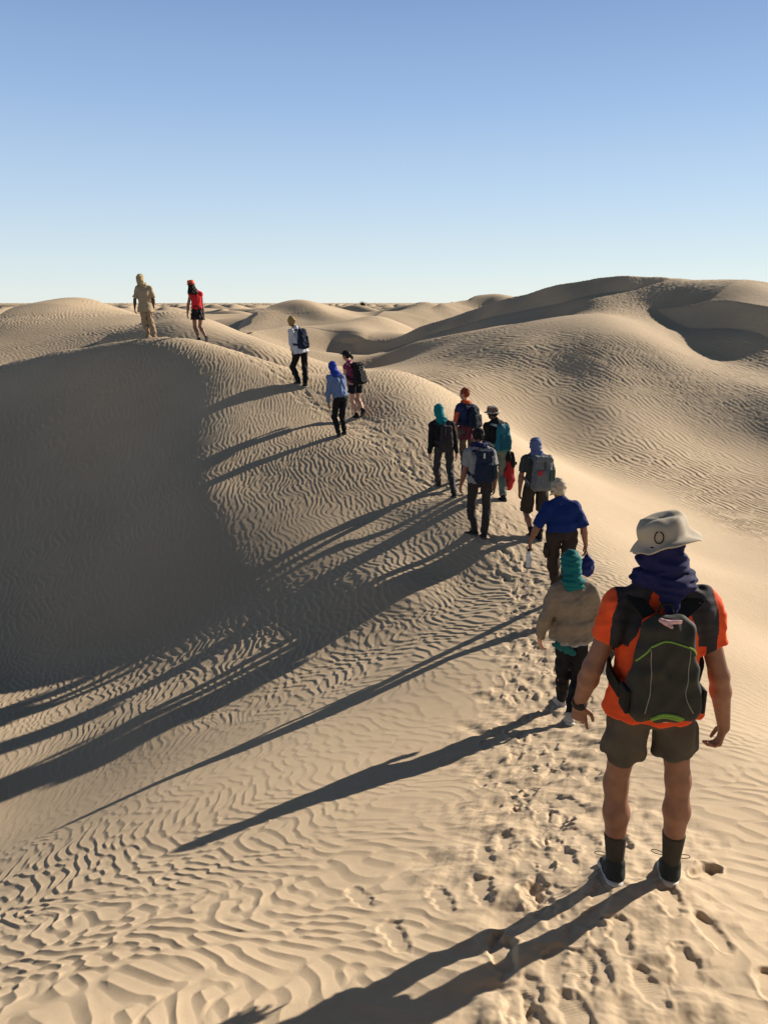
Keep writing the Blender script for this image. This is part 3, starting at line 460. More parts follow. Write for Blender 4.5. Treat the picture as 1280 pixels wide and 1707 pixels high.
        pk=T.get('pick'); fr=dict(r=r,f=f,mS=mS,mH=mH,sL=sL,sR=sR,nk=nk,ax=ax,s=s,eL=J['el'],eR=J['er'])
        K.obj(T.get('name','shirt'),tm,root,(lambda C:pk(C,fr)) if pk else None)
    # --- headwear
    for W in o['head']:
        t=W['t']; m=mat(*W['m'])
        if t=='wrap':      # cloth wound round the head
            K=SDF(min(vox,.008),.06); g=W.get('g',1.0); fo=N3(o['seed']+9,12,.07,(.5,.5,1.6)); tilt=nv(hup*1.0-hf*.55+hr*W.get('skew',.25))
            K.ell(hd+hup*.018*s-hf*.008*s,(.094*s*g,.112*s*g,W.get('top',.120)*s*g),hr,hup,.02)
            if W.get('neck',1): K.cone(hd-hup*.05*s-hf*.03*s,nk+up*.02*s-f*.01*s,.080*s*g,.085*s*g,.04)
            if W.get('bulge'): K.ell(hd-hup*.068*s-hf*.01*s,(.108*s,.118*s,.072*s),hr,hup,.03)
            if W.get('drape'): K.oval(nk+up*.03*s-f*.03*s,nk-up*W['drape']*s-f*.085*s,(.11*s,.06*s),(W.get('dw',.05)*s,.03*s),r,.05)
            K.disp(lambda P:.0034*np.sin(((P-hd)@tilt)/(.019*s)+3.2*fo(P*.45))+fo(P)*.0045)
            # leave the face clear
            K.ell(hd+hf*.13*s-hup*.01*s,(.055*s,.06*s,.07*s),hr,hup,0,mode='s'); K.obj(W.get('name','headscarf'),m,root)
        elif t=='neckwrap':
            K=SDF(min(vox,.008),.05); fo=N3(o['seed']+10,12,.05,(.6,.6,1.6)); 
            for q in range(10):
                a=q*.6283; b=a+.6283; c0=nk+up*.025*s; g=W.get('g',1.0)
                P0=c0+(r*math.cos(a)*.098*g+f*math.sin(a)*.088*g)*s+up*.012*s*math.sin(a*2); P1=c0+(r*math.cos(b)*.098*g+f*math.sin(b)*.088*g)*s+up*.012*s*math.sin(b*2); K.cone(P0,P1,.036*s,.036*s,.02)
            if W.get('tail'): K.oval(nk-f*.085*s+up*.03*s,nk-f*.13*s-up*W['tail']*s,(.075*s,.03*s),(.02*s,.016*s),r,.03)
            K.disp(lambda P:.004*np.sin((P-nk)@nv(up+r*.4)/(.011*s)+2*fo(P*.4))+fo(P)*.003); K.obj('neck_scarf',m,root)
        elif t=='hair':
            K=SDF(min(vox,.009),.05); fo=N3(o['seed']+11,18,.035,(1,1,.4))
            K.ell(hd+hup*.028*s-hf*.014*s,(.088*s,.104*s,.108*s),hr,hup,.02)
            if W.get('long'):
                K.oval(hd-hf*.045*s,hd-hf*.08*s-up*W['long']*s-f*.11,(.090*s,.07*s),(.165*s,.055*s),r,.04)
            if W.get('tail'): K.chain([hd-hf*.09*s+hup*.03*s,hd-hf*.15*s-hup*.02*s,hd-hf*.16*s-hup*.10*s],[.03*s,.032*s,.015*s],.02)
            K.disp(lambda P:fo(P)*.006); K.ell(hd+hf*.125*s-hup*.02*s,(.075*s,.07*s,.085*s),hr,hup,0,mode='s'); K.obj('hair',m,root)
        elif t=='cap':
            K=SDF(min(vox,.006),.05); K.ell(hd+hup*.045*s,(.094*s,.112*s,.092*s),hr,hup,.01); K.plane(hd+hup*.035*s,-hup)
            K.oval(hd+hf*.08*s+hup*.045*s,hd+hf*.165*s+hup*.035*s,(.075*s,.010*s),(.055*s,.009*s),hr,.01); K.obj('cap',m,root)
        elif t=='hat':
            g=W.get('g',1.0); br=W.get('brim',.165)*s; cr=.100*s*g; hh=W.get('ch',.105)*s; tl=nv(hup+hr*W.get('tx',0)+hf*W.get('ty',0)); c=hd+hup*W.get('z',.035)*s
            Pf=[(cr*.98,.0),(br*.8,-.008*s),(br,-.016*s),(br*1.01,-.012*s),(br,-.009*s),(br*.8,0.000),(cr*1.06,.008*s),(cr*1.05,.03*s),(cr*1.02,hh*.55),(cr*.97,hh*.80),(cr*.87,hh*.95),(cr*.62,hh*1.01),(cr*.25,hh*1.03),(.0005,hh*1.03)]
            ph0=W.get('ph',0.0); wv=W.get('wave',.018)*s
            def wave(a,rad): 
                e=max(0,(rad-cr*1.02)/(br-cr)); return wv*e*(math.cos(2*a+ph0)*1.0+.35*math.sin(3*a+1))+W.get('up',0)*s*e*e
            ho=revolve('sun_hat',Pf,[m]+([mat(*W['m2'])] if 'm2' in W else []),root,c,hr,tl,1,1.12,56,wave,(lambda i:1 if i in(6,7,8) else 0) if 'm2' in W else None)
            jn=N3(o['seed']+3,14,.11*s)
            for v_ in ho.data.vertices:
                q_=float(jn(np.array(v_.co))); v_.co=Vector(v_.co)*1.0+Vector(hr)*q_*.0035*s*W.get('soft',0)+Vector(tl)*q_*.005*s*W.get('soft',0)
        elif t=='knot':
            K=SDF(.007,.04); c=hd-hf*.085*s+hup*W.get('z',.0)*s-hr*.05*s; K.ell(c,(.028*s,.024*s,.022*s),hr,hup).cone(c,c-hr*.05*s+hup*.03*s-hf*.01,.016*s,.026*s,.01).cone(c,c-hr*.055*s-hup*.035*s-hf*.01,.016*s,.024*s,.01).obj('knot',m,root)
    o['_']=dict(root=root,base=base,J=J,r=r,f=f,s=s,mS=mS,mH=mH,ax=ax,hup=hup,hf=hf,hr=hr,up=up)
    return root
def J_toe(J,o,q,f):
    a=R(o.get('toe',{}).get(q,o['face'])); b=J['a'+q]; p=R(o.get('pitch',{}).get(q,0))
    t=np.array([-math.sin(a),math.cos(a),0.]); return nv(t*math.cos(p)+np.array([0,0,math.sin(p)]))
def backpack(o,P):
    G=o['_']; s=G['s']; r,f,ax,mS=G['r'],G['f'],G['ax'],G['mS']; J=G['J']; w,h,d=P['size']
    root=bpy.data.objects.new('backpack',None); col.objects.link(root); c=mS-ax*(P.get('drop',.22)-P.get('up',.035))-f*(.115*s+d/2)+r*P.get('dx',0)
    root.location=G['base']+c; tag(root,P['label'],'backpack',P.get('group')); off=c
    m=mat(*P['m']); st=mat(*P.get('strap',P['m'])); Z=nv(ax); X=r; out=-f
    vx=P.get('vox',.009); wr=N3(o['seed']+20,14,.09)
    K=SDF(vx,.05); zero=np.zeros(3)
    K.box(zero,(w/2,d/2,h/2),X,Z,min(w,d)*.38,P.get('taper',(.8,.75)),.02)
    K.disp(lambda Q:wr(Q)*P.get('wr',.004)); K.obj('pack_body',m,root); TV,TQ=K.mesh(); bvh=BVHTree.FromPolygons([tuple(v) for v in TV],[tuple(q) for q in TQ])
    if P.get('pocket',1):
        K=SDF(vx,.05); K.box(out*(d*.40)-Z*h*.14,(w*.40,d*.22,h*.30),X,Z,min(w,d)*.2,(.92,.8),.02).disp(lambda Q:wr(Q)*.003); K.obj('front_pocket',mat(*P.get('pm',P['m'])),root)
    if P.get('lid'):
        K=SDF(vx,.05); K.box(Z*h*.46+out*.01,(w*.44,d*.5,h*.09),X,Z,.03,(.9,.9),.02).disp(lambda Q:wr(Q)*.004); K.obj('lid',mat(*P.get('lm',P['m'])),root)
    tube('grab_loop',spline([Z*h*.48-X*.03+f*d*.3,Z*(h*.48+.035)-X*.02+f*d*.3,Z*(h*.48+.035)+X*.02+f*d*.3,Z*h*.48+X*.03+f*d*.3],4),.006,st,root)
    for q,sg in(('l',-1),('r',1)):
        S_=J['s'+q]; x0=r*sg; A=Z*h*.44+f*d*.42+x0*w*.18
        sh=S_-off; inn=sh-x0*.048*s; pts=[A,inn-f*.06*s+ax*.055*s,inn+ax*.078*s,inn+f*.075*s+ax*.045*s,inn+f*.135*s-ax*.07*s+x0*.01,inn+f*.125*s-ax*.20*s+x0*.03,inn+f*.01*s-ax*.29*s+x0*.075*s,-Z*h*.32+f*d*.42+x0*w*.46]
        nr=[out+ax,ax-f*.5,ax,ax+f,f,f-ax*.3+x0*.2,x0,x0]
        Q=spline(pts,5); NN=spline(nr,5); band('strap',Q,NN,P.get('sw',.055),.014,st,root)
    for nm,mm,rad,pts in P.get('lines',[]):
        W=[]
        for (a,b) in spline([(x,z,0) for x,z in pts],6) if 0 else [tuple(q[:2]) for q in spline([(x,z,0) for x,z in pts],6)]:
            p0=X*a*w/2+Z*b*h/2+out*.5; hit=bvh.ray_cast(Vector(p0),Vector(-out))
            if hit[0]: W.append(np.array(hit[0])+out*rad*.4)
        if len(W)>2: tube(nm,W,rad,mat(*mm),root,6)
    P['_']=(root,off,Z,X,out); return root
# ---------------------------------------------------------------- the thirteen walkers
BLK=('black_cloth',(.012,.012,.014)); DK=('dark_shoe_mesh',(.018,.019,.022)); WS=('white_sole',(.55,.55,.53),.7,.08); GS=('grey_sole',(.10,.10,.10)); BS=('brown_boot',(.05,.035,.025))
SHD=dict(upper=DK,sole=GS)
def pick13(C,F):
    out=np.zeros(len(C))
    for S_,sg in ((F['sL'],-1),(F['sR'],1)):
        u=(C-S_)@F['r']*sg; z=C[:,2]-S_[2]
        inner=np.interp(z,[-.2,-.12,-.02,.05,.12],[-.02,-.035,-.075,-.11,-.13]); outer=np.interp(z,[-.2,-.1,0,.06],[.050,.058,.050,.03])
        out[(u>inner)&(u<outer)&(z>-.5)]=1
    out[(C[:,2]<F['mS'][2]-.16)&(np.abs((C-F['mS'])@F['r'])<.19)]=0; out[C[:,2]<F['mS'][2]-.26]=0
    return out
ORG=('orange_jersey',(.72,.085,.022),.8,.08,50,.2); CHR=('charcoal_jersey',(.030,.030,.036),.8,.1)
people=[
dict(id=13,vox=.0055,face=0,look=-12,seed=3,girth=1.0,arm=1.05,skin='tan',curl=dict(l=(.12,.5,.7,.8),r=(.55,.75,.85,.9)),palm=dict(l=(.5,.85,-.1),r=(-.95,.3,0)),thumbdir=dict(l=(.85,-.3,0),r=(-.3,.9,0)),hdir=dict(l=(.16,.25,-1),r=(-.12,.12,-1)),
 label='man in orange and charcoal T-shirt, brimmed sun hat and dark shorts, last in the line',
 shoe=dict(upper=('running_shoe',(.025,.032,.036)),sole=WS,h=.01,sock=(('dark_sock',(.045,.042,.036),.95),.42)),toe=dict(l=-5,r=-16),pitch=dict(l=-14,r=-14),
 legs=dict(type='shorts',m=('brown_grey_shorts',(.075,.066,.052),.8),len=.60,loose=1.04,hem=1.06,wr=.007),
 tops=[dict(m=[ORG,CHR],sleeve=.54,g=1.07,hem=-.01,wr=.006,cuff=1.12,pick=pick13,flare=1.10)],
 head=[dict(t='wrap',m=('navy_scarf',(.014,.017,.075),.9),g=.92,neck=1,top=.055,bulge=1),dict(t='neckwrap',m=('navy_scarf',(.014,.017,.075),.9),g=1.0,tail=.10),dict(t='hat',m=('stone_hat',(.42,.37,.29),.85,.06),brim=.146,g=.98,ch=.086,z=.040,soft=1,tx=-.32,ty=-.12,wave=-.027,ph=.3)],
 pack=dict(label='black backpack with green trim worn by the man in the orange shirt',size=(.345,.47,.17),drop=.215,up=.02,dx=-.035,m=('charcoal_pack',(.032,.034,.030),.75),taper=(.60,.62),pocket=0,vox=.006,sw=.066,strap=('black_webbing',(.016,.018,.016)),
  lines=[('zip',('green_trim',(.16,.30,.06)),.0045,[(-.50,.50),(-.2,.60),(.15,.56),(.50,.46),(.72,.20),(.86,-.05)]),('zip',('green_trim',(.16,.30,.06)),.004,[(-.50,.50),(-.72,.2),(-.86,-.08)]),
   ('piping',('grey_piping',(.22,.23,.20)),.0022,[(-.50,.46),(-.46,.1),(-.47,-.35),(-.58,-.72)]),('piping',('grey_piping',(.22,.23,.20)),.0022,[(.44,.46),(.43,.0),(.42,-.45),(.62,-.74)]),
   ('bottom_band',('green_trim',(.16,.30,.06)),.008,[(-.42,-.84),(-.15,-.77),(.15,-.79),(.40,-.86)]),('bottom_band',('green_trim',(.16,.30,.06)),.006,[(-.40,-.88),(-.1,-.83),(.15,-.85),(.36,-.90)])])),
dict(id=12,vox=.0075,face=6,look=8,seed=4,skin='pale',label='walker in beige jacket, black trousers and teal headscarf, just ahead of the orange shirt',
 shoe=dict(upper=('white_shoe',(.42,.40,.36)),sole=WS),toe=dict(l=5,r=0),pitch=dict(l=-5,r=-22),
 legs=dict(type='trousers',m=('black_trousers',(.011,.011,.013)),loose=.98,wr=.006),
 tops=[dict(name='plaid_shirt',m=[('plaid_shirt',(.26,.27,.28),.9,.5,90)],sleeve=.3,g=1.03,hem=-.055,flare=1.08),dict(name='jacket',m=[('beige_jacket',(.215,.178,.132),.85,.08)],sleeve=1.93,g=1.13,hem=-.02,wr=.007,flare=1.12,cuff=1.1)],
 head=[dict(t='wrap',m=('teal_scarf',(.006,.125,.13),.85,.12),g=1.02,neck=1,skew=-.4,drape=.03,dw=.10)],palm=dict(l=(.9,.4,0),r=(-.9,-.4,0)),hdir=dict(l=(.22,.1,-1)),scarf_end=1),
dict(id=11,vox=.0085,face=4,seed=5,skin='tan',girth=1.06,arm=1.0,label='man in plain royal blue T-shirt and knotted beige head wrap, without a backpack',
 shoe=SHD,toe=dict(l=5,r=0),pitch=dict(l=-4,r=-20),legs=dict(type='trousers',m=('dark_brown_trousers',(.028,.022,.020)),loose=1.08),
 tops=[dict(m=[('royal_blue_jersey',(.004,.020,.125),.85,.06)],sleeve=.97,g=1.04,hem=.05,wr=.005)],
 head=[dict(t='wrap',m=('beige_head_wrap',(.40,.35,.27),.9,.08),g=.98,neck=0,skew=.5),dict(t='knot',m=('beige_head_wrap',(.40,.35,.27)),z=.0)],hdir=dict(l=(-.05,.1,-1),r=(.1,.1,-1))),
dict(id=10,vox=.0095,face=8,seed=6,skin='tan',label='man in dark shorts with pale blue headscarf and big grey backpack',
 shoe=dict(upper=BLK,sole=GS,h=.02,sock=(('black_sock',(.015,.015,.017)),.3)),pitch=dict(l=-5,r=-5),legs=dict(type='shorts',m=('dark_brown_shorts',(.035,.028,.024)),len=.92,loose=1.15,hem=1.1),
 tops=[dict(m=[('slate_jersey',(.045,.052,.055))],sleeve=.75,g=1.03,hem=.0)],
 head=[dict(t='wrap',m=('pale_blue_scarf',(.105,.135,.27),.9,.1),g=1.0,neck=1,skew=.3,drape=.10,dw=.07)],
 pack=dict(label='grey backpack with red patch worn by the man in dark shorts',size=(.36,.55,.20),drop=.24,dx=.03,m=('grey_pack',(.125,.14,.155)),lid=1,taper=(.82,.8),patch=1)),
dict(id=8,vox=.0095,face=12,seed=7,skin='tan',girth=1.05,label='man in light grey T-shirt with navy backpack, navy neck scarf and black cap',
 shoe=SHD,toe=dict(l=50,r=10),pitch=dict(l=-4,r=-8),legs=dict(type='trousers',m=('charcoal_trousers',(.030,.028,.030)),loose=1.0),
 tops=[dict(m=[('light_grey_jersey',(.25,.26,.27),.9,.06)],sleeve=.66,g=1.06,hem=.01,cuff=1.12)],
 head=[dict(t='cap',m=BLK),dict(t='hair',m=BLK),dict(t='neckwrap',m=('navy_scarf',(.014,.017,.075),.9),g=1.05)],
 pack=dict(label='navy backpack worn over a light grey T-shirt',size=(.32,.52,.20),drop=.23,dx=.01,m=('navy_pack',(.014,.022,.045)),lid=1,tassel=1,hang=1)),
dict(id=6,vox=.0105,face=12,seed=8,skin='pale',label='walker in black long sleeves with turquoise headscarf and small charcoal backpack',
 shoe=SHD,toe=dict(l=10,r=12),pitch=dict(l=-2,r=-18),legs=dict(type='trousers',m=('slate_trousers',(.036,.038,.042)),loose=.98),
 tops=[dict(m=[BLK],sleeve=1.93,g=1.0,hem=.05)],
 head=[dict(t='wrap',m=('turquoise_scarf',(.006,.17,.20),.85),g=1.03,neck=1,drape=.08,dw=.07)],
 pack=dict(label='small charcoal backpack worn over black long sleeves',size=(.27,.42,.13),drop=.22,dx=.02,m=('charcoal_brown_pack',(.035,.032,.034)),pocket=1)),
dict(id=7,vox=.0105,face=42,look=65,seed=9,skin='pale',label='walker with short red hair, blue top and maroon garment tied at the waist',
 shoe=dict(upper=('mauve_shoe',(.20,.15,.17)),sole=WS),lift=dict(l=.12),pitch=dict(l=-50,r=-5),legs=dict(type='trousers',m=('brown_grey_trousers',(.085,.065,.055)),loose=.95),
 over=[dict(name='tied_jacket',top=.24,len=.16,flare=.185,m=('maroon_cloth',(.10,.022,.040)))],
 tops=[dict(m=[('navy_blue_top',(.018,.028,.085)),('orange_sleeve',(.50,.085,.035))],sleeve=1.4,g=1.03,hem=.20,pick=lambda C,F:(((C-F['sL'])@F['r']<-.035)&(C[:,2]<F['sL'][2]-.08)))],
 head=[dict(t='hair',m=('red_hair',(.22,.045,.018),.7)),dict(t='neckwrap',m=('orange_sleeve',(.50,.085,.035)),g=.78)],
 pack=dict(label='dark navy backpack worn by the red haired walker',size=(.30,.44,.20),drop=.20,m=('ink_pack',(.012,.020,.035)),taper=(.7,.7))),
dict(id=9,vox=.0105,face=22,look=55,seed=10,skin='dark',label='walker in straw coloured fedora and pale green trousers with a teal backpack',
 shoe=dict(upper=BLK,sole=GS,h=.02),pitch=dict(l=-5,r=-8),toe=dict(l=20,r=62),legs=dict(type='trousers',m=('pale_green_trousers',(.15,.175,.145)),loose=1.12,wr=.008),
 tops=[dict(m=[BLK],sleeve=1.2,g=1.05,hem=.03)],
 head=[dict(t='hair',m=BLK),dict(t='hat',m=('straw_hat',(.40,.34,.27),.85,.15,120),m2=('brown_hat_band',(.14,.09,.07)),brim=.145,g=.93,ch=.10,z=.035,tx=-.1,ty=-.12,wave=.008)],
 pack=dict(label='teal backpack worn by the walker in the straw fedora',size=(.30,.48,.19),drop=.22,dx=.01,m=('teal_pack',(.022,.135,.18)),pm=('teal_pack_dark',(.012,.09,.125)),strap=('pale_strap',(.22,.27,.28)))),
dict(id=5,vox=.011,face=48,look=68,seed=12,skin='pale',label='woman in black cap, pink vest and black shorts with a black backpack, one foot lifted',
 shoe=dict(upper=BLK,sole=GS,h=.03,sock=(('black_sock',(.015,.015,.017)),.15)),lift=dict(r=.10),pitch=dict(l=-5,r=-48),toe=dict(l=58,r=50),
 legs=dict(type='shorts',m=BLK,len=.50,loose=1.18,hem=1.1),
 tops=[dict(name='vest',m=[('magenta_top',(.20,.035,.09))],sleeve=.15,g=1.0,hem=.10)],
 head=[dict(t='hair',m=('black_hair',(.012,.010,.010),.6),tail=1),dict(t='cap',m=BLK)],
 pack=dict(label='large black backpack worn by the woman in the black cap',size=(.32,.50,.22),drop=.20,m=BLK,lid=1)),
dict(id=4,vox=.011,face=28,seed=13,skin='tan',label='walker in light blue long sleeved shirt and royal blue headscarf without a pack, leaning forward',
 shoe=SHD,toe=dict(l=35,r=30),pitch=dict(l=-25,r=-10),legs=dict(type='trousers',m=('black_trousers',(.011,.011,.013)),loose=.98),
 tops=[dict(m=[('light_blue_shirt',(.13,.19,.34),.9,.06)],sleeve=1.9,g=1.04,hem=.04,wr=.009)],
 head=[dict(t='wrap',m=('royal_blue_scarf',(.02,.045,.33),.9),g=1.02,neck=1,drape=.04,dw=.1)]),
dict(id=3,vox=.0115,face=40,look=62,seed=14,skin='tan',label='walker in white shirt with navy backpack and yellowish beanie',
 shoe=dict(upper=('dark_shoe_mesh',(.018,.019,.022)),sole=WS),toe=dict(l=55,r=35),pitch=dict(l=4,r=-6),legs=dict(type='trousers',m=('black_trousers',(.011,.011,.013)),loose=1.1),
 tops=[dict(m=[('white_shirt',(.52,.54,.60),.9,.05)],sleeve=1.85,g=1.10,hem=-.03,wr=.010,flare=1.12)],
 head=[dict(t='wrap',m=('mustard_beanie',(.30,.20,.08),.9),g=.98,neck=0,skew=.1)],
 pack=dict(label='navy backpack on the white shirt of the third walker from the front',size=(.29,.50,.18),drop=.19,m=('navy_pack',(.014,.022,.045)))),
dict(id=2,vox=.0115,face=25,seed=15,skin='tan',label='woman in red top, coral hat and black skirt with long dark hair',
 shoe=dict(upper=('dark_shoe_mesh',(.018,.019,.022)),sole=GS),lift=dict(r=.10),toe=dict(l=55,r=30),pitch=dict(l=2,r=-60),
 legs=dict(type='skirt',m=BLK,top=.24,len=.16,flare=.205,wr=.010),
 tops=[dict(name='red_top',m=[('red_top',(.55,.022,.028))],sleeve=.10,g=.90,hem=.20,wr=.003)],
 head=[dict(t='hair',m=('black_hair',(.012,.010,.010),.6),long=.22),dict(t='hat',m=('coral_hat',(.62,.10,.055)),brim=.135,g=.98,ch=.11,z=.04,ty=-.1,wave=.004)]),
dict(id=1,vox=.0115,face=12,look=-15,seed=16,skin='dark',label='man in loose sand coloured tunic, trousers and head wrap, first on the dune crest',
 shoe=dict(upper=('tan_sandal',(.25,.17,.10)),sole=GS),toe=dict(l=-25,r=-20),pitch=dict(l=-6,r=-25),
 legs=dict(type='trousers',m=('tan_trousers',(.32,.24,.155),.9,.12),loose=1.12,wr=.009),
 tops=[dict(name='tunic',m=[('tan_tunic',(.37,.29,.19),.9,.08)],sleeve=.85,g=1.12,hem=-.06,wr=.007,flare=1.08,cuff=1.15)],
 head=[dict(t='wrap',m=('straw_head_wrap',(.36,.29,.17),.9,.18),g=1.08,neck=1,skew=.6),dict(t='neckwrap',m=('straw_head_wrap',(.36,.29,.17)),g=.95)]),
]
BY={}
for o in people:
    o['J']=PJ[o['id']]; o['H']=PH[o['id']]; BY[o['id']]=o
    o.setdefault('group','hikers walking in line along the dune ridge'); person(o)
    if 'pack' in o: o['pack'].setdefault('group','backpacks worn by the hikers'); backpack(o,o['pack'])
print('people',_t.time()-_t0)
# ---------------------------------------------------------------- things held, and details on the nearest walker
def wpt(i,k): o=BY[i]['_']; return o['base']+o['J'][k]
def top(name,loc,label,cat,group=None):
    e=bpy.data.objects.new(name,None); col.objects.link(e); e.location=loc; tag(e,label,cat,group); return e
BOT=('clear_plastic',(.62,.66,.68),.25,.03,20,0,.5,.35)
def bottle(i,q,label,lean,s=1.0,drop=.09):
    w=wpt(i,'w'+q); p=w+np.array([lean[0]*.3,lean[1]*.3,-drop]); e=top('water_bottle',p,label,'bottle'); ax_=nv(np.array([lean[0],lean[1],1.0])); X=nv(np.cross(ax_,(0,1,.1)))
    prof=[(.0005,-.235),(.030,-.235),(.037,-.228),(.0375,-.19),(.035,-.185),(.0375,-.178),(.0375,-.12),(.035,-.115),(.0375,-.108),(.0375,-.075),(.032,-.055),(.020,-.040),(.016,-.036),(.016,-.022),(.0005,-.022)]
    revolve('bottle_body',[(r_*s,z_*s) for r_,z_ in prof],mat(*BOT),e,(0,0,0),X,ax_,seg=20)
    revolve('bottle_cap',[(.0005,-.030*s),(.021*s,-.030*s),(.022*s,-.006*s),(.016*s,0),(.0005,0)],mat('black_plastic',(.015,.015,.016),.5),e,(0,0,0),X,ax_,seg=16)
    tube('carry_loop',[tuple(np.array(v)*s) for v in spline([(-.018,0,-.005),(-.024,.0,.03),(0,0,.052),(.024,0,.03),(.018,0,-.005)],4)],.004*s,mat('black_plastic',(.015,.015,.016),.5),e)
bottle(12,'r','clear water bottle hanging from the right hand of the walker in the beige jacket',(.10,0),1.05,.10)
bottle(11,'l','clear water bottle in the left hand of the man in the royal blue T-shirt',(-.05,0),1.0,.11)
# blue sack
w=wpt(11,'wr')+np.array([.05,.06,-.30]); e=top('blue_bag',w,'round blue fabric bag hanging from the right hand of the man in royal blue','bag')
nb=N3(91,12,.08); SDF(.008).ell((0,0,0),(.088,.075,.135)).cone((0,0,.09),(-.01,0,.15),.06,.025,.04).disp(lambda P:nb(P)*.006).obj('bag_body',mat('blue_sack',(.010,.020,.13),.7),e)
tube('bag_handle',spline([(-.035,0,.13),(-.055,-.03,.19),(-.05,-.06,.235),(-.02,-.03,.20),(.0,0,.14)],4),.007,mat('black_plastic',(.015,.015,.016),.5),e)
# red and black cloth bundle of the walker in the fedora
w=wpt(9,'wr')+np.array([.02,-.02,-.12]); e=top('red_bag',w,'red cloth bag under a black one in the hand of the fedora walker','bag')
nb2=N3(92,14,.09,(1,1,.4)); SDF(.009,.05).oval((.0,0,-.05),(.01,0,-.40),(.06,.05),(.10,.08),(1,0,0),.02).ell((-.01,0,-.46),(.10,.08,.15),k=.05).cone((-.03,0,-.25),(-.09,0,-.34),.04,.05,.06).disp(lambda P:nb2(P)*.004).obj('red_sack',mat('red_sack',(.33,.018,.02),.75),e)
SDF(.009,.05).ell((.0,0,.02),(.085,.07,.10)).cone((0,0,.0),(.05,0,-.11),.06,.07,.04).disp(lambda P:nb2(P)*.010).obj('black_sack',mat(*BLK),e)
# scarf end tucked at the hip of the beige jacket
G=BY[12]['_']; c=G['mH']-G['r']*.15-G['up']*.05-G['f']*.05; ns=N3(93,14,.05,(1,1,.5)); K=SDF(.007,.05)
K.oval(c,c+G['r']*.07-G['up']*.05-G['f']*.03,(.045,.035),(.05,.03),G['up'],.02).oval(c+G['r']*.04,c+G['r']*.13-G['up']*.09-G['f']*.05,(.03,.02),(.022,.015),G['up'],.03).disp(lambda P:ns(P)*.007).obj('scarf_end',mat('teal_dark_scarf',(.01,.10,.105),.85),G['root'])
# pocket on the trousers of the man in royal blue
G=BY[11]['_']; c=(G['J']['hl']+G['J']['kl'])/2-G['r']*.095; SDF(.008).box(c,(.022,.065,.085),G['r'],nv(G['J']['hl']-G['J']['kl']),.018).obj('cargo_pocket',mat('dark_brown_trousers',(.028,.022,.020)),G['root'])
# belt
SDF(.008).oval(G['mH']+G['ax']*.055,G['mH']+G['ax']*.085,(.172,.128),(.170,.126),G['r'],flat=True).obj('belt',mat(*BLK),G['root'])
# red patch and strings on the packs
def packbits(i,bits):
    root,off,Z_,X_,out=BY[i]['pack']['_']; w_,h_,d_=BY[i]['pack']['size']
    for nm,m,x,z,hw,hh in bits:
        SDF(.006).box(X_*x*w_/2+Z_*z*h_/2+out*(d_*.5+(.03 if abs(z)<.6 else 0)),(hw,.012,hh),X_,Z_,.006).obj(nm,mat(*m),root)
packbits(10,[('red_patch',('red_patch',(.42,.02,.03)),-.42,.18,.032,.042),('side_pocket',('green_grey_mesh',(.05,.09,.075)),.72,.0,.045,.10),('lid_strap',('slate_webbing',(.05,.06,.065)),0.1,.6,.012,.07)])
packbits(8,[('white_tag',('white_tag',(.6,.6,.6)),-.22,.80,.014,.045),('side_pocket',('teal_black_mesh',(.012,.035,.045)),.85,-.2,.03,.12)])
root,off,Z_,X_,out=BY[8]['pack']['_']; 
for x in(-.07,.09): band('dangling_strap',[X_*x-Z_*.25+out*.09,X_*(x*1.02)-Z_*.33+out*.07,X_*x-Z_*.42+out*.05],[out]*3,.024,.006,mat(*BLK),root)
packbits(5,[('reflective_tab',('white_tag',(.6,.6,.6)),.35,.55,.010,.03)])
packbits(6,[('seam_panel',('plum_panel',(.05,.03,.035)),-.3,.2,.012,.12)])
# --- nearest walker
G=BY[13]['_']; J=G['J']; r,f,up=G['r'],G['f'],G['up']; root=G['root']
blk=mat('black_plastic',(.015,.015,.016),.5)
W_=J['wl']; d_=nv(J['wl']-J['el']); c=W_-d_*.015; X0=nv(np.cross(d_,f)); Y0=np.cross(d_,X0)
band('watch',[c+X0*math.cos(a)*.034+Y0*math.sin(a)*.034 for a in np.linspace(0,2*math.pi,17)],[X0*math.cos(a)+Y0*math.sin(a) for a in np.linspace(0,2*math.pi,17)],.024,.005,blk,root)
SDF(.004,.02).oval(c-f*.034,c-f*.044,(.019,.019),(.018,.018),X0,flat=True).obj('watch_case',blk,root)
# hat cord
h=J['hd']+G['hup']*.070-G['hf']*.122-G['hr']*.035; tube('hat_cord',[h-G['hf']*.006*(1-k/18)+G['hr']*(.018*math.sin(k*.35))+up*(.026*math.cos(k*.35)) for k in range(18)],.0028,blk,root,6)
for q in 'lr':
    an=J['a'+q]; td=J_toe(J,BY[13],q,f); sd=nv(np.cross(td,up)); lace=mat('lace',(.10,.085,.07))
    for sg in((-1,1) if q=='r' else (-1,)):
        b=an+td*.07+up*.03+sd*.02*sg; tube('lace_loop',spline([b,b+sd*.03*sg+up*.025-td*.02,b+sd*.058*sg+up*.034-td*.03,b+sd*.070*sg+up*.018-td*.02,b+sd*.04*sg+up*.002-td*.01,b],5),.0022,lace,root,5)
    SDF(.005).box(an-up*.02-td*.052,(.010,.006,.035),sd,up,.004).obj('heel_tab',mat('dark_teal_trim',(.02,.05,.06)),root)
root,off,Z_,X_,out=BY[13]['pack']['_']
ww,hh,dd=BY[13]['pack']['size']
SDF(.004,.03).box(Z_*hh*.475+out*.045,(.036,.006,.011),X_,nv(Z_+out*.5),.006).cone(Z_*hh*.49+out*.04-X_*.05,Z_*hh*.44+out*.06-X_*.01,.010,.007).obj('handle_tag',mat('pink_white_tag',(.55,.36,.38),.8,.35,200),root)
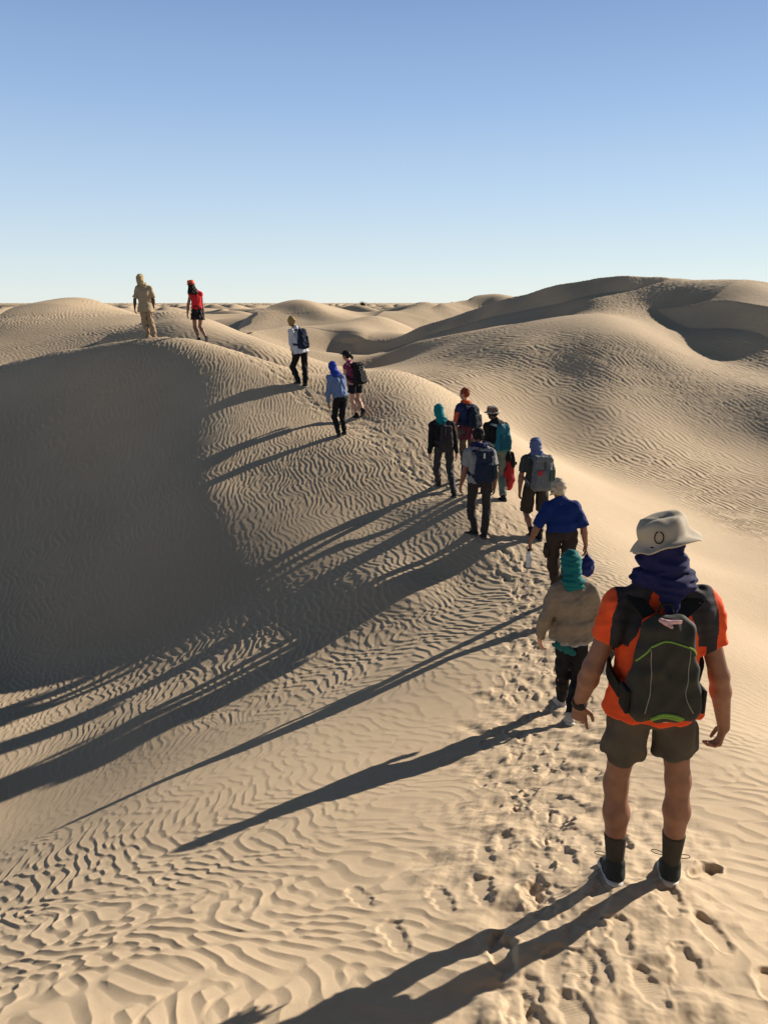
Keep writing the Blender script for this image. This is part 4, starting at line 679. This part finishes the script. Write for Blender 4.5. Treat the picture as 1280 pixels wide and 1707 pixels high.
for sg in(-1,1): SDF(.004,.03).box(X_*sg*ww*.47-Z_*hh*.30+out*.0,(.010,.05,.055),X_,Z_,.008).obj('side_pocket',mat('black_mesh',(.014,.015,.014)),root)
b0=-Z_*hh*.47+out*dd*.32; tube('pull_ring',[b0+X_*(.016*math.cos(a))+Z_*(.008*math.sin(a)) for a in np.linspace(0,6.283,13)],.0022,mat('pale_metal',(.5,.5,.45),.4),root,6)
# sand kicked up by the rear shoe
def puff(name,c,rad,dens):
    e=SDF(.02,.05).ell((0,0,0),rad).obj(name,[],None); e.location=c
    m=bpy.data.materials.new('kicked_dust'); m.use_nodes=True; n_=m.node_tree; n_.nodes.clear(); pv=n_.nodes.new('ShaderNodeVolumePrincipled'); pv.inputs['Color'].default_value=(.85,.72,.52,1); o_=n_.nodes.new('ShaderNodeOutputMaterial'); n_.links.new(pv.outputs[0],o_.inputs['Volume'])
    tx=n_.nodes.new('ShaderNodeTexCoord'); no=n_.nodes.new('ShaderNodeTexNoise'); no.inputs['Scale'].default_value=14; no.inputs['Detail'].default_value=5; n_.links.new(tx.outputs['Object'],no.inputs['Vector'])
    mp=n_.nodes.new('ShaderNodeMapping'); mp.inputs['Scale'].default_value=tuple(1/v for v in rad); n_.links.new(tx.outputs['Object'],mp.inputs[0]); ln=n_.nodes.new('ShaderNodeVectorMath'); ln.operation='LENGTH'; n_.links.new(mp.outputs[0],ln.inputs[0])
    mr=n_.nodes.new('ShaderNodeMapRange'); mr.inputs[1].default_value=.15; mr.inputs[2].default_value=.95; mr.inputs[3].default_value=1; mr.inputs[4].default_value=0; n_.links.new(ln.outputs['Value'],mr.inputs[0])
    m2_=n_.nodes.new('ShaderNodeMapRange'); m2_.inputs[1].default_value=.42; m2_.inputs[2].default_value=.62; m2_.inputs[3].default_value=0; m2_.inputs[4].default_value=dens; n_.links.new(no.outputs[0],m2_.inputs[0])
    mu=n_.nodes.new('ShaderNodeMath'); mu.operation='MULTIPLY'; n_.links.new(mr.outputs[0],mu.inputs[0]); n_.links.new(m2_.outputs[0],mu.inputs[1]); n_.links.new(mu.outputs[0],pv.inputs['Density'])
    e.data.materials.append(m); tag(e,kind='stuff')
a_=BY[13]['_']['base']+BY[13]['_']['J']['ar']; puff('dust',(a_[0]-.12,a_[1]-.17,a_[2]+.01),(.17,.13,.075),70)
# sparse scrub on the far crests
def shrub(x,y,z,h,seed,label):
    r_=np.random.RandomState(seed); V=[];F=[]
    for k in range(140):
        a=r_.uniform(0,6.28); el=r_.uniform(.2,1.5); L=h*r_.uniform(.4,1.0); d=np.array([math.cos(a)*math.cos(el),math.sin(a)*math.cos(el),math.sin(el)])*L; b=np.array([math.cos(a),math.sin(a),0])*h*.12*r_.rand(); t=nv(np.cross(d,r_.normal(size=3)))*h*.035
        n0=len(V); m_=b+d*.6; V+= [tuple(b-t*.5),tuple(b+t*.5),tuple(m_+t),tuple(b+d+np.array([0,0,-.05*h])),tuple(m_-t)]; F.append((n0,n0+1,n0+2,n0+3,n0+4))
    me=bpy.data.meshes.new('desert_shrub'); me.from_pydata(V,[],F); o=link('desert_shrub',me,mat('scrub',(.035,.042,.022))); o.location=(x,y,z); tag(o,label,'shrub')
def far_z(x,y): return float(far_dunes(np.array([[x]],np.float32),np.array([[y]],np.float32))[0,0])
for (x,y,h_,lb) in ((-13.5,420,3.4,'dark spiky desert bush on the far horizon, the taller one'),(-23,430,2.4,'low dark desert bush on the far horizon, the lower one')):
    best=max([(far_z(x+dx,y+dy),x+dx,y+dy) for dx in np.linspace(-6,6,7) for dy in np.linspace(-60,60,31)])
    shrub(best[1],best[2],best[0]-.2,h_,int(y),lb)
print('all',_t.time()-_t0)
